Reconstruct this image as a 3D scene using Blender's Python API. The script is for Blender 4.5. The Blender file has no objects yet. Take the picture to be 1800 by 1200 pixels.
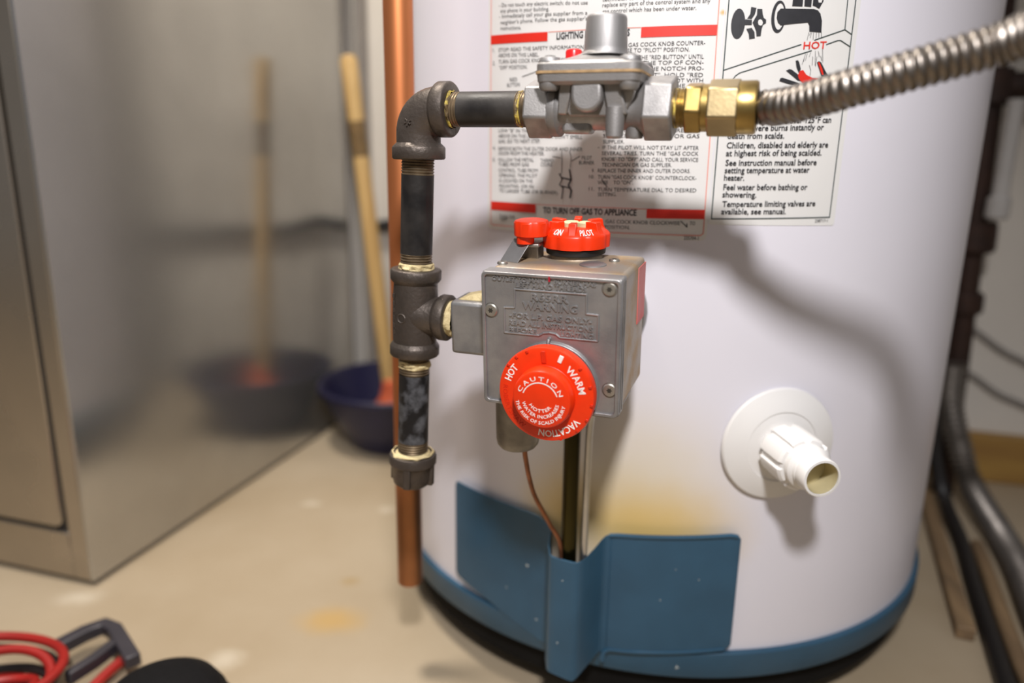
import bpy, bmesh, math, random
from mathutils import Vector, Matrix, noise
random.seed(7)
SC = bpy.context.scene
COL = SC.collection
PI = math.pi
mm = 0.001
# ------------------------------------------------------------------ camera, world, light, exposure
H = 0.465                                   # eye height above the floor
cam_data = bpy.data.cameras.new('camera')
cam = bpy.data.objects.new('camera', cam_data)
COL.objects.link(cam)
SC.camera = cam
cam_data.sensor_width = 36.0
cam_data.lens = 26.128
cam_data.clip_start = 0.02
cam_data.clip_end = 50
cam.matrix_world = (Matrix.Translation((0, 0, H)) @ Matrix.Rotation(math.radians(90 - 14.32), 4, 'X')
                    @ Matrix.Rotation(math.radians(0.83), 4, 'Z'))
cam_data.dof.use_dof = True
cam_data.dof.focus_distance = 0.463
cam_data.dof.aperture_fstop = 2.5

world = bpy.data.worlds.new('world')
SC.world = world
world.use_nodes = True
world.node_tree.nodes['Background'].inputs[0].default_value = (0.98, 0.97, 1.0, 1)
world.node_tree.nodes['Background'].inputs[1].default_value = 0.16

def lamp(name, kind, loc, power, col, size=0.1, target=None):
    d = bpy.data.lights.new(name, kind)
    d.energy = power
    d.color = col
    if kind == 'AREA':
        d.shape = 'DISK'
        d.size = size
    else:
        d.shadow_soft_size = size
    o = bpy.data.objects.new(name, d)
    COL.objects.link(o)
    o.location = loc
    if target is not None:
        o.rotation_euler = (Vector(target) - Vector(loc)).to_track_quat('-Z', 'Y').to_euler()
    return o

work = lamp('work_lamp', 'SPOT', (0.03, -0.15, 0.97), 39.0, (1.0, 0.975, 0.985), 0.045, (-0.02, 0.50, 0.30))
work.data.spot_size = math.radians(94)
work.data.spot_blend = 1.0
lamp('fill_lamp', 'POINT', (-0.42, 0.62, 1.72), 82.0, (1.0, 0.93, 0.84), 0.12)  # unseen lamp, added to brighten the wall, floor and furnace side

vs = SC.view_settings
vs.view_transform = 'Standard'
vs.look = 'None'
vs.exposure = 0.0
vs.gamma = 1.0
vs.use_curve_mapping = False

# ------------------------------------------------------------------ materials
def nn(nt, t, **kw):
    n = nt.nodes.new(t)
    for k, v in kw.items():
        setattr(n, k, v)
    return n

def mat(name, col, rough=0.5, metal=0.0, var=0.0, vscale=40.0, bump=0.0, bscale=300.0, col2=None, coat=0.0,
        rvar=0.0, stretch=(1, 1, 1), spec=0.5, lo=0.35, hi=0.65):
    m = bpy.data.materials.new(name)
    m.use_nodes = True
    nt = m.node_tree
    b = nt.nodes['Principled BSDF']
    b.inputs['Base Color'].default_value = (*col, 1)
    b.inputs['Roughness'].default_value = rough
    b.inputs['Metallic'].default_value = metal
    b.inputs['Specular IOR Level'].default_value = spec
    if coat:
        b.inputs['Coat Weight'].default_value = coat
        b.inputs['Coat Roughness'].default_value = 0.12
    tc = nn(nt, 'ShaderNodeTexCoord')
    mp = nn(nt, 'ShaderNodeMapping')
    mp.inputs['Scale'].default_value = stretch
    nt.links.new(tc.outputs['Object'], mp.inputs['Vector'])
    if var or col2 or rvar:
        nz = nn(nt, 'ShaderNodeTexNoise')
        nz.inputs['Scale'].default_value = vscale
        nz.inputs['Detail'].default_value = 5
        nt.links.new(mp.outputs['Vector'], nz.inputs['Vector'])
        rp = nn(nt, 'ShaderNodeMapRange')
        rp.inputs['From Min'].default_value = lo
        rp.inputs['From Max'].default_value = hi
        nt.links.new(nz.outputs['Fac'], rp.inputs['Value'])
        if var or col2:
            mx = nn(nt, 'ShaderNodeMix', data_type='RGBA')
            c2 = col2 if col2 else tuple(max(0, c * (1 - var)) for c in col)
            mx.inputs['A'].default_value = (*col, 1)
            mx.inputs['B'].default_value = (*c2, 1)
            nt.links.new(rp.outputs['Result'], mx.inputs['Factor'])
            nt.links.new(mx.outputs['Result'], b.inputs['Base Color'])
        if rvar:
            mr = nn(nt, 'ShaderNodeMapRange')
            mr.inputs['To Min'].default_value = max(0.02, rough - rvar)
            mr.inputs['To Max'].default_value = min(1, rough + rvar)
            nt.links.new(rp.outputs['Result'], mr.inputs['Value'])
            nt.links.new(mr.outputs['Result'], b.inputs['Roughness'])
    if bump:
        n2 = nn(nt, 'ShaderNodeTexNoise')
        n2.inputs['Scale'].default_value = bscale
        n2.inputs['Detail'].default_value = 4
        nt.links.new(mp.outputs['Vector'], n2.inputs['Vector'])
        bp = nn(nt, 'ShaderNodeBump')
        bp.inputs['Strength'].default_value = bump
        bp.inputs['Distance'].default_value = 0.001
        nt.links.new(n2.outputs['Fac'], bp.inputs['Height'])
        nt.links.new(bp.outputs['Normal'], b.inputs['Normal'])
    return m

def blotch(m, spots, col, amount=1.0, nscale=20.0, nmix=0.35):
    """Lay stains with a shape of their own over a material: spots = (centre, radii) in object space."""
    nt = m.node_tree
    b = nt.nodes['Principled BSDF']
    src = b.inputs['Base Color'].links[0].from_socket if b.inputs['Base Color'].links else None
    tc = nn(nt, 'ShaderNodeTexCoord')
    nz = nn(nt, 'ShaderNodeTexNoise')
    nz.inputs['Scale'].default_value = nscale
    nz.inputs['Detail'].default_value = 5
    nt.links.new(tc.outputs['Object'], nz.inputs['Vector'])
    acc = None
    for c, r in spots:
        mp = nn(nt, 'ShaderNodeVectorMath', operation='SUBTRACT')
        mp.inputs[1].default_value = c
        nt.links.new(tc.outputs['Object'], mp.inputs[0])
        dv = nn(nt, 'ShaderNodeVectorMath', operation='DIVIDE')
        dv.inputs[1].default_value = r
        nt.links.new(mp.outputs[0], dv.inputs[0])
        ln = nn(nt, 'ShaderNodeVectorMath', operation='LENGTH')
        nt.links.new(dv.outputs[0], ln.inputs[0])
        ad = nn(nt, 'ShaderNodeMath', operation='MULTIPLY_ADD')
        nt.links.new(nz.outputs['Fac'], ad.inputs[0])
        ad.inputs[1].default_value = nmix * 2
        nt.links.new(ln.outputs['Value'], ad.inputs[2])
        mr = nn(nt, 'ShaderNodeMapRange', interpolation_type='SMOOTHSTEP')
        mr.inputs['From Min'].default_value = nmix
        mr.inputs['From Max'].default_value = 1 + nmix
        mr.inputs['To Min'].default_value = amount
        mr.inputs['To Max'].default_value = 0
        nt.links.new(ad.outputs[0], mr.inputs['Value'])
        if acc is None:
            acc = mr.outputs['Result']
        else:
            mxm = nn(nt, 'ShaderNodeMath', operation='MAXIMUM')
            nt.links.new(acc, mxm.inputs[0])
            nt.links.new(mr.outputs['Result'], mxm.inputs[1])
            acc = mxm.outputs[0]
    mx = nn(nt, 'ShaderNodeMix', data_type='RGBA')
    mx.inputs['A'].default_value = b.inputs['Base Color'].default_value
    if src:
        nt.links.new(src, mx.inputs['A'])
    mx.inputs['B'].default_value = (*col, 1)
    nt.links.new(acc, mx.inputs['Factor'])
    nt.links.new(mx.outputs['Result'], b.inputs['Base Color'])
    return m

M = {}
M['enamel'] = mat('white_enamel', (0.74, 0.722, 0.780), 0.30, 0, var=0.03, vscale=9, bump=0.02, bscale=60)
blotch(M['enamel'], [((-0.075, -0.27, 0.185), (0.135, 0.14, 0.13))], (0.70, 0.60, 0.40), 0.8, 9, 0.30)
blotch(M['enamel'], [((-0.060, -0.272, 0.180), (0.105, 0.11, 0.062)), ((-0.115, -0.25, 0.18), (0.05, 0.07, 0.06))], (0.70, 0.49, 0.16), 0.9, 16, 0.30)
blotch(M['enamel'], [((-0.105, -0.255, 0.19), (0.022, 0.05, 0.05))], (0.30, 0.22, 0.10), 0.5, 22, 0.4)
M['blue'] = mat('blue_enamel', (0.027, 0.087, 0.150), 0.42, 0, var=0.14, vscale=26, bump=0.05, bscale=260, spec=0.45)
M['pan'] = mat('pan_shade_black', (0.006, 0.0055, 0.005), 0.85, 0, var=0.3, spec=0.2)
M['zinc'] = mat('cast_zinc', (0.42, 0.412, 0.41), 0.47, 0.75, var=0.40, vscale=42, bump=0.12, bscale=900, rvar=0.08)
M['zinc_top'] = mat('dusty_cast_zinc', (0.40, 0.36, 0.31), 0.55, 0.55, col2=(0.42, 0.30, 0.18), vscale=50, bump=0.22, bscale=700, rvar=0.08)
M['zinc_dark'] = mat('dull_zinc', (0.30, 0.28, 0.25), 0.46, 0.8, var=0.35, vscale=60, bump=0.15, bscale=600)
M['alu'] = mat('cast_aluminium', (0.40, 0.385, 0.375), 0.54, 0.80, var=0.30, vscale=70, bump=0.14, bscale=1100, rvar=0.08)
M['alu_turned'] = mat('turned_aluminium', (0.36, 0.35, 0.345), 0.56, 0.80, var=0.25, vscale=60, bump=0.10, bscale=400, stretch=(1, 1, 0.2))
M['screw'] = mat('zinc_plated_steel', (0.46, 0.44, 0.39), 0.42, 0.85, var=0.2, vscale=300)
M['socket'] = mat('screw_socket_dark', (0.05, 0.045, 0.035), 0.6, 0.4, var=0.2)
M['red'] = mat('red_orange_plastic', (0.80, 0.036, 0.003), 0.36, 0, var=0.08, vscale=120, spec=0.4)
M['red_relief'] = mat('red_relief_plastic', (0.66, 0.024, 0.003), 0.4, 0, var=0.08, vscale=120, spec=0.4)
M['redprint'] = mat('red_print', (0.70, 0.022, 0.009), 0.5, 0, var=0.06, vscale=60)
M['pinkline'] = mat('faded_red_print', (0.80, 0.30, 0.24), 0.5, 0, var=0.1, vscale=60)
M['redpaint'] = mat('red_ink', (0.40, 0.012, 0.03), 0.4, 0, var=0.2)
M['stickerred'] = mat('faded_red_sticker', (0.62, 0.06, 0.05), 0.5, 0, col2=(0.60, 0.22, 0.20), vscale=25)
M['white_print'] = mat('white_print', (0.88, 0.84, 0.80), 0.5, 0, var=0.05)
M['paper'] = mat('label_paper', (0.73, 0.72, 0.695), 0.42, 0, var=0.05, vscale=12)
blotch(M['paper'], [((-0.0262, -0.279, 0.5555), (0.0028, 0.01, 0.0026))], (0.60, 0.36, 0.05), 0.9, 300, 0.5)
M['ink'] = mat('black_ink', (0.022, 0.022, 0.026), 0.5, 0, var=0.2, vscale=200)
M['green'] = mat('dark_green_ink', (0.02, 0.04, 0.04), 0.5, 0, var=0.1)
M['iron'] = mat('malleable_iron', (0.118, 0.096, 0.081), 0.46, 0.60, col2=(0.068, 0.055, 0.046), vscale=55, bump=0.35, bscale=420, rvar=0.1)
M['black_pipe'] = mat('black_lacquered_pipe', (0.012, 0.011, 0.011), 0.44, 0.0, col2=(0.034, 0.030, 0.027), vscale=45, bump=0.16, bscale=300, rvar=0.1, spec=0.32)
M['chalk_pipe'] = mat('chalky_black_pipe', (0.012, 0.012, 0.014), 0.36, 0.3, col2=(0.12, 0.125, 0.14), vscale=75, bump=0.12, bscale=300, lo=0.50, hi=0.66)
M['thread'] = mat('cut_thread_steel', (0.23, 0.17, 0.105), 0.42, 0.75, var=0.4, vscale=120)
M['dope'] = mat('cream_thread_sealant', (0.66, 0.54, 0.29), 0.7, 0, col2=(0.46, 0.35, 0.17), vscale=160, bump=0.8, bscale=500, lo=0.45, hi=0.75)
M['dope_y'] = mat('yellow_thread_sealant', (0.58, 0.44, 0.08), 0.6, 0, col2=(0.12, 0.08, 0.035), vscale=150, bump=0.8, bscale=500, lo=0.44, hi=0.56)
M['brass'] = mat('brass', (0.43, 0.30, 0.105), 0.36, 1.0, var=0.25, vscale=60, bump=0.06, bscale=300, rvar=0.06)
M['brass_pale'] = mat('pale_brass', (0.45, 0.35, 0.19), 0.42, 1.0, var=0.15, vscale=60, bump=0.08, bscale=500)
M['stainless'] = mat('stainless_tube', (0.25, 0.222, 0.195), 0.40, 1.0, var=0.18, vscale=50)
blotch(M['stainless'], [((0.386, -0.064, 0.085), (0.004, 0.03, 0.03))], (0.30, 0.16, 0.02), 0.9, 200, 0.2)
M['gasket'] = mat('tan_gasket', (0.42, 0.27, 0.13), 0.8, 0, var=0.3, vscale=200)
M['rubber'] = mat('black_rubber', (0.012, 0.011, 0.011), 0.55, 0, var=0.2)
M['copper'] = mat('copper_tube', (0.80, 0.33, 0.135), 0.44, 0.85, col2=(0.56, 0.20, 0.075), vscale=14, bump=0.04, bscale=200, stretch=(1, 1, 0.25), rvar=0.08)
blotch(M['copper'], [((-0.0875, 0.59, 0.13), (0.06, 0.06, 0.20))], (0.20, 0.10, 0.045), 0.8, 30, 0.35)
M['copper_dull'] = mat('dull_copper_wire', (0.34, 0.14, 0.07), 0.45, 0.8, var=0.4, vscale=80)
M['burner_tube'] = mat('brown_burner_tube', (0.060, 0.050, 0.014), 0.22, 0.9, col2=(0.012, 0.010, 0.006), vscale=30, stretch=(1, 1, 0.15))
M['alutube'] = mat('aluminium_tube', (0.60, 0.59, 0.57), 0.35, 0.95, var=0.15, vscale=60)
M['plastic_w'] = mat('white_plastic', (0.77, 0.755, 0.735), 0.42, 0, var=0.03, vscale=20)
M['plastic_in'] = mat('yellowed_plastic', (0.60, 0.52, 0.30), 0.5, 0, var=0.15, vscale=60)
M['galv'] = mat('galvanised_sheet', (0.53, 0.527, 0.512), 0.19, 0.86, var=0.12, vscale=7, bump=0.02, bscale=14, rvar=0.03)
M['galv_floor_tint'] = mat('galvanised_floor_tint_sheet', (0.46, 0.41, 0.345), 0.28, 0.85, var=0.12, vscale=9, bump=0.03, bscale=20, rvar=0.05)  # tan of the mirrored floor is put into this sheet's base colour
M['seam'] = mat('dark_seam', (0.06, 0.055, 0.05), 0.7, 0.2, var=0.2)
M['pine'] = mat('pale_turned_wood', (0.62, 0.42, 0.17), 0.5, 0, col2=(0.50, 0.31, 0.11), vscale=18, stretch=(4, 4, 0.4))
M['pine_shadow'] = mat('shadow_band_wood', (0.20, 0.12, 0.04), 0.6, 0, var=0.3)  # shadow band across the handle, painted as darker wood
M['ochre'] = mat('ochre_wood', (0.40, 0.235, 0.055), 0.6, 0, col2=(0.30, 0.16, 0.04), vscale=10, stretch=(0.5, 0.5, 6))
M['stickwood'] = mat('weathered_stick', (0.30, 0.195, 0.10), 0.7, 0, col2=(0.17, 0.11, 0.06), vscale=20, stretch=(2, 0.3, 2))
M['navy'] = mat('navy_plastic', (0.010, 0.010, 0.040), 0.35, 0, var=0.1)
M['orange'] = mat('orange_rubber', (0.62, 0.12, 0.045), 0.6, 0, var=0.12)
M['cream'] = mat('cream_rubber', (0.62, 0.52, 0.40), 0.6, 0, var=0.12)
M['redcable'] = mat('red_cable_sheath', (0.36, 0.014, 0.010), 0.45, 0, var=0.15)
M['blackcable'] = mat('black_cable_sheath', (0.014, 0.012, 0.012), 0.45, 0, var=0.15)
M['clamp'] = mat('charcoal_plastic', (0.045, 0.040, 0.048), 0.45, 0, var=0.15)
M['fabric'] = mat('black_fabric', (0.006, 0.0055, 0.006), 0.8, 0, var=0.25, vscale=200, bump=0.5, bscale=700, spec=0.2)
M['darkpipe'] = mat('rust_brown_iron', (0.050, 0.024, 0.016), 0.6, 0.4, col2=(0.03, 0.016, 0.012), vscale=30, bump=0.2)
M['pvc'] = mat('grey_white_pipe', (0.50, 0.48, 0.46), 0.45, 0, var=0.08)
M['grey_hose'] = mat('grey_flex_conduit', (0.24, 0.215, 0.19), 0.40, 0.75, var=0.25, vscale=30)
M['conduit_streak_grey'] = mat('grey_conduit_and_shadow', (0.27, 0.245, 0.22), 0.6, 0, var=0.1)  # one grey for the corner conduit and the shadow streaks on the wall

def floor_mat():
    m = mat('concrete_floor', (0.46, 0.375, 0.265), 0.68, 0, col2=(0.37, 0.286, 0.182), vscale=4.0, bump=0.25, bscale=90, lo=0.3, hi=0.7)
    blotch(m, [((-0.180, 0.663, 0), (0.045, 0.036, 0.1))], (0.52, 0.31, 0.07), 0.62, 25, 0.35)
    blotch(m, [((-0.176, 0.735, 0), (0.018, 0.014, 0.1)), ((0.30, 0.50, 0), (0.08, 0.05, 0.1))], (0.36, 0.24, 0.09), 0.55, 30, 0.35)
    blotch(m, [((-0.270, 0.919, 0), (0.020, 0.014, 0.1)), ((-0.165, 0.905, 0), (0.016, 0.013, 0.1)), ((-0.455, 0.695, 0), (0.035, 0.02, 0.1)), ((-0.265, 0.60, 0), (0.025, 0.022, 0.1))], (0.66, 0.59, 0.47), 0.55, 40, 0.4)
    return m
M['floor'] = floor_mat()
M['wall'] = mat('painted_concrete_wall', (0.74, 0.695, 0.625), 0.8, 0, col2=(0.66, 0.615, 0.55), vscale=3.0, bump=0.3, bscale=50)

# ------------------------------------------------------------------ mesh helpers
class MB:
    def __init__(self, xf=None):
        self.v = []; self.f = []; self.xf = xf or Matrix.Identity(4)
    def add(self, vs, fs, xf=None):
        n = len(self.v)
        t = self.xf @ xf if xf is not None else self.xf
        self.v += [t @ Vector(p) for p in vs]
        self.f += [[n + i for i in q] for q in fs]
        return self
    def box(self, x0, x1, y0, y1, z0, z1, xf=None):
        vs = [(x, y, z) for x in (x0, x1) for y in (y0, y1) for z in (z0, z1)]
        return self.add(vs, [(0, 1, 3, 2), (4, 6, 7, 5), (0, 4, 5, 1), (2, 3, 7, 6), (0, 2, 6, 4), (1, 5, 7, 3)], xf)
    def lathe(self, prof, seg=40, xf=None, rfun=None, cap=True, a0=0.0, a1=2 * PI):
        """prof = [(radius, height)] about local z."""
        vs = []; fs = []
        full = abs(a1 - a0 - 2 * PI) < 1e-6
        cols = seg if full else seg + 1
        for k, (r, h) in enumerate(prof):
            for i in range(cols):
                a = a0 + (a1 - a0) * i / seg
                rr = rfun(r, h, a) if rfun else r
                vs.append((rr * math.cos(a), rr * math.sin(a), h))
        for k in range(len(prof) - 1):
            for i in range(seg):
                j = (i + 1) % cols
                fs.append((k * cols + i, k * cols + j, (k + 1) * cols + j, (k + 1) * cols + i))
        if cap and full:
            if prof[0][0] > 1e-7: fs.append(tuple(range(cols))[::-1])
            if prof[-1][0] > 1e-7: fs.append(tuple((len(prof) - 1) * cols + i for i in range(cols)))
        return self.add(vs, fs, xf)
    def tube(self, pts, rad, seg=16, cap=True, xf=None):
        """sweep; rad is a number or a list with one radius per point."""
        P = [Vector(p) for p in pts]
        n = len(P)
        R_ = rad if isinstance(rad, (list, tuple)) else [rad] * n
        T = []
        for i in range(n):
            d = P[min(i + 1, n - 1)] - P[max(i - 1, 0)]
            T.append(d.normalized())
        up = Vector((0, 0, 1)) if abs(T[0].z) < 0.9 else Vector((0, 1, 0))
        u = T[0].cross(up).normalized()
        vs = []; fs = []
        for i in range(n):
            if i:
                ax = T[i - 1].cross(T[i])
                if ax.length > 1e-9:
                    u = Matrix.Rotation(T[i - 1].angle(T[i]), 3, ax.normalized()) @ u
            w = T[i].cross(u).normalized()
            for k in range(seg):
                a = 2 * PI * k / seg
                vs.append(P[i] + (u * math.cos(a) + w * math.sin(a)) * R_[i])
        for i in range(n - 1):
            for k in range(seg):
                j = (k + 1) % seg
                fs.append((i * seg + k, i * seg + j, (i + 1) * seg + j, (i + 1) * seg + k))
        if cap:
            fs.append(tuple(range(seg))[::-1]); fs.append(tuple((n - 1) * seg + k for k in range(seg)))
        return self.add(vs, fs, xf)
    def prism(self, poly, h0, h1, xf=None):
        n = len(poly)
        vs = [(x, y, h0) for x, y in poly] + [(x, y, h1) for x, y in poly]
        fs = [tuple(range(n))[::-1], tuple(range(n, 2 * n))] + [(i, (i + 1) % n, n + (i + 1) % n, n + i) for i in range(n)]
        return self.add(vs, fs, xf)
    def build(self, name, material, parent=None, bevel=0, smooth=35, seg=2):
        me = bpy.data.meshes.new(name)
        me.from_pydata([tuple(p) for p in self.v], [], self.f)
        bm = bmesh.new(); bm.from_mesh(me)
        bmesh.ops.recalc_face_normals(bm, faces=bm.faces)
        bm.to_mesh(me); bm.free()
        me.materials.append(material)
        for p in me.polygons: p.use_smooth = True
        if smooth is not None: me.set_sharp_from_angle(angle=math.radians(smooth))
        o = bpy.data.objects.new(name, me)
        COL.objects.link(o)
        if parent is not None: o.parent = parent
        if bevel:
            b = o.modifiers.new('bevel', 'BEVEL'); b.width = bevel; b.segments = seg; b.limit_method = 'ANGLE'
            b.angle_limit = math.radians(40); b.harden_normals = False
        return o

def tag(o, label=None, cat=None, group=None, kind=None):
    if label: o['label'] = label
    if cat: o['category'] = cat
    if group: o['group'] = group
    if kind: o['kind'] = kind
    return o
def thing(name, label, cat, mw=None, group=None):
    o = bpy.data.objects.new(name, None)
    COL.objects.link(o)
    o.empty_display_size = 0.02
    if mw is not None: o.matrix_world = mw
    return tag(o, label, cat, group)

def axis(p, d, roll=0.0):
    """matrix whose local z runs along d, origin p."""
    d = Vector(d).normalized()
    q = d.to_track_quat('Z', 'Y')
    return Matrix.Translation(p) @ q.to_matrix().to_4x4() @ Matrix.Rotation(roll, 4, 'Z')
RX90 = lambda p: axis(p, (0, -1, 0))      # local z towards the camera side of a frame
def spline(pts, n=12):
    P = [Vector(p) for p in pts]
    P = [P[0] * 2 - P[1]] + P + [P[-1] * 2 - P[-2]]
    out = []
    for i in range(1, len(P) - 2):
        for k in range(n):
            t = k / n
            a, b, c, d = P[i - 1], P[i], P[i + 1], P[i + 2]
            out.append(0.5 * ((2 * b) + (c - a) * t + (2 * a - 5 * b + 4 * c - d) * t * t + (3 * b - a - 3 * c + d) * t ** 3))
    out.append(P[-2])
    return out

# lettering -----------------------------------------------------------
_cap = [None]
def glyphs(s, offset=0.0, extrude=0.0, spacing=1.0, res=2):
    """verts and faces of a line of lettering in the font's own units (cap height 1)."""
    cu = bpy.data.curves.new('lettering', 'FONT')
    cu.body = s; cu.size = 1.0; cu.resolution_u = res; cu.offset = offset; cu.extrude = extrude
    cu.space_character = spacing; cu.fill_mode = 'BOTH' if extrude else 'FRONT'
    ob = bpy.data.objects.new('lettering', cu)
    COL.objects.link(ob)
    dg = bpy.context.evaluated_depsgraph_get()
    me = ob.evaluated_get(dg).to_mesh()
    vs = [v.co.copy() for v in me.vertices]; fs = [list(p.vertices) for p in me.polygons]
    ob.evaluated_get(dg).to_mesh_clear()
    bpy.data.objects.remove(ob); bpy.data.curves.remove(cu)
    if _cap[0] is None:
        _cap[0] = 1.0; g = glyphs('H'); _cap[0] = max(v.y for v in g[0])
    c = _cap[0]
    return [Vector((v.x / c, v.y / c, v.z)) for v in vs], fs
def fit_line(s, width, cap, **kw):
    """lettering scaled to a width and cap height; starts at x = 0."""
    vs, fs = glyphs(s, **kw)
    x0 = min(v.x for v in vs); x1 = max(v.x for v in vs)
    k = width / max(1e-6, x1 - x0)
    return [Vector(((v.x - x0) * k, v.y * cap, v.z)) for v in vs], fs

# ------------------------------------------------------------------ the room
WY = math.radians(-16.44)                       # the room is turned against the view
ROOM = Matrix.Translation((-0.28, 1.291, 0)) @ Matrix.Rotation(WY, 4, 'Z')   # x along back wall, -y into the room
mb = MB(); mb.box(-3.0, 3.0, -1.5, 2.6, -0.05, 0.0)
tag(mb.build('floor', M['floor']), kind='structure')
mb = MB(ROOM); mb.box(-1.5, 3.0, 0.04, 0.14, -0.05, 2.4)
tag(mb.build('wall_back', M['wall']), kind='structure')
mb = MB(ROOM); mb.box(0.80, 2.2, 0.018, 0.0395, 0.001, 0.072)
tag(mb.build('baseboard_back', M['ochre'], bevel=0.002), kind='structure')

# ------------------------------------------------------------------ water heater
CX, CY, R = 0.1615, 0.8053, 0.280
wh = thing('water_heater', 'tall white cylindrical gas water heater with blue base ring and burner cover', 'water heater', Matrix.Translation((CX, CY, 0)))
def cyl(s, z, off=0.0):
    """point on the tank: arc length s and height z in millimetres, lifted off by off millimetres."""
    t = s * mm / R
    r = R + off * mm
    return Vector((r * math.sin(t), -r * math.cos(t), z * mm))
mb = MB(); mb.lathe([(0.0, 0.070), (R, 0.070), (R, 1.30), (R - 0.01, 1.31), (0.0, 1.33)], 160)
mb.build('tank_jacket', M['enamel'], wh)
mb = MB(); mb.lathe([(R - 0.004, 0.0500), (R + 0.0035, 0.0500), (R + 0.0045, 0.0515), (R + 0.0045, 0.0725), (R + 0.0035, 0.0737), (R - 0.004, 0.0737)], 160, cap=False)
mb.add(*(lambda m: (m.v, m.f))(MB().lathe([(R - 0.004, 0.0737), (R - 0.004, 0.0500)], 160, cap=False)))
mb.build('base_ring', M['blue'], wh)
mb = MB(); mb.lathe([(R - 0.006, 0.069), (R - 0.006, 0.024), (R - 0.012, 0.018), (0.0, 0.018)], 96)
mb.build('burner_pan_shade', M['pan'], wh)  # black skirt under the ring stands for the shaded gap below the tank
for a in (20, 140, 260):
    x, y = (R - 0.035) * math.cos(math.radians(a)), (R - 0.035) * math.sin(math.radians(a))
    mb = MB(Matrix.Translation((x, y, 0)) @ Matrix.Rotation(math.radians(a), 4, 'Z')); mb.box(-0.015, 0.015, -0.02, 0.02, 0.0, 0.05)
    mb.build('leg', M['pan'], wh, bevel=0.002)
mb = MB(); mb.lathe([(0.036, 0), (0.036, 0.012), (0.030, 0.014), (0.030, 0.043)], 32, axis((-0.0965, -0.2610, 0.352), (-0.3468, -0.9379, 0)))
mb.build('control_boss', M['zinc_dark'], wh)

def sheet(name, prof, zfun, material, parent, thick=1.6, n=1, bevel=0.0):
    """a bent sheet: prof = [(s, off)] round the tank, zfun(s) -> (z0, z1), in millimetres."""
    vs = []; fs = []
    nz = 2
    for s, off in prof:
        z0, z1 = zfun(s)
        for k in (0, 1):
            vs.append(cyl(s, (z0, z1)[k], off)); vs.append(cyl(s, (z0, z1)[k], off - thick))
    m = len(prof)
    for i in range(m - 1):
        a, b = i * 4, i * 4 + 4
        fs += [(a, b, b + 2, a + 2), (a + 1, a + 3, b + 3, b + 1), (a, a + 1, b + 1, b), (a + 2, b + 2, b + 3, a + 3)]
    fs += [(0, 2, 3, 1), ((m - 1) * 4, (m - 1) * 4 + 1, (m - 1) * 4 + 3, (m - 1) * 4 + 2)]
    mb = MB(); mb.add(vs, fs)
    return mb.build(name, material, parent, bevel=bevel, smooth=50)

def lerp(a, b, t): return a + (b - a) * t
def pw(pts):
    def f(x):
        if x <= pts[0][0]: return pts[0][1]
        for (x0, y0), (x1, y1) in zip(pts, pts[1:]):
            if x <= x1: return lerp(y0, y1, (x - x0) / (x1 - x0))
        return pts[-1][1]
    return f
cover = None
# left wing
topf = pw([(-232, 176), (-230.5, 180), (-150, 177.5), (-140, 176), (-134, 172), (-128, 168)])
botf = pw([(-232, 90), (-229, 86), (-190, 78), (-137, 60), (-118, 60)])
wl = sheet('burner_cover', [(-232 + 2 * i, 5.5 if i < 44 else 5.5 + (i - 44) * 0.25) for i in range(53)], lambda s: (botf(s), topf(s)), M['blue'], wh, bevel=0.0005)
tag(wl, 'blue curved left wing of the burner cover')
# channel in the middle
chs = [(-128.5, 7), (-127.5, 14), (-122, 30), (-118.5, 38), (-116.5, 43), (-114, 45.5), (-110, 46), (-100, 46), (-97, 45.3), (-95, 43), (-93.4, 39), (-89.5, 26), (-86, 15), (-84.4, 11), (-82.5, 9), (-80, 8.2)]
ctop = pw([(-128.5, 166.5), (-114, 167.5), (-96, 166.5), (-92, 167.5), (-85.5, 173.0), (-80, 174.5)])
cbot = pw([(-128.5, 60), (-118, 66), (-113, 66), (-97, 63), (-93, 66), (-86, 69), (-83, 69), (-80, 70)])
sheet('cover_channel', chs, lambda s: (cbot(s), ctop(s)), M['blue'], wh, bevel=0.0005)
# right panel
rtop = pw([(-80, 174.5), (-76, 175.5), (10, 181.0), (16, 179.5), (18.5, 176)])
rbot = pw([(-80, 70), (-60, 71), (14, 78), (18.5, 82)])
rp = sheet('cover_panel', [(-80 + 2 * i, 8.2 - 3.0 * i / 49.0) for i in range(49)] + [(18.5, 4.5)], lambda s: (rbot(s), rtop(s)), M['blue'], wh, bevel=0.0006)
tag(rp, 'blue right panel of the burner cover with rounded corners')
# rolled lips along the right panel
mb = MB(); mb.tube([cyl(s, rtop(s) - 0.6, 8.6 - 3.0 * (s + 80) / 98) for s in range(-81, 18, 3)], 0.0017, 8); mb.build('lip', M['blue'], rp)
mb = MB(); mb.tube([cyl(s, rbot(s) + 0.8, 8.2 - 3.0 * (s + 80) / 98) for s in range(-77, 16, 3)], 0.0014, 8); mb.build('lip', M['blue'], rp)
mb = MB(); mb.tube([cyl(-77, 71, 7.4), cyl(-80.5, 69, 8), cyl(-82, 65, 9), cyl(-82, 60, 9)], 0.0022, 8); mb.build('lip', M['blue'], rp)
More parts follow.
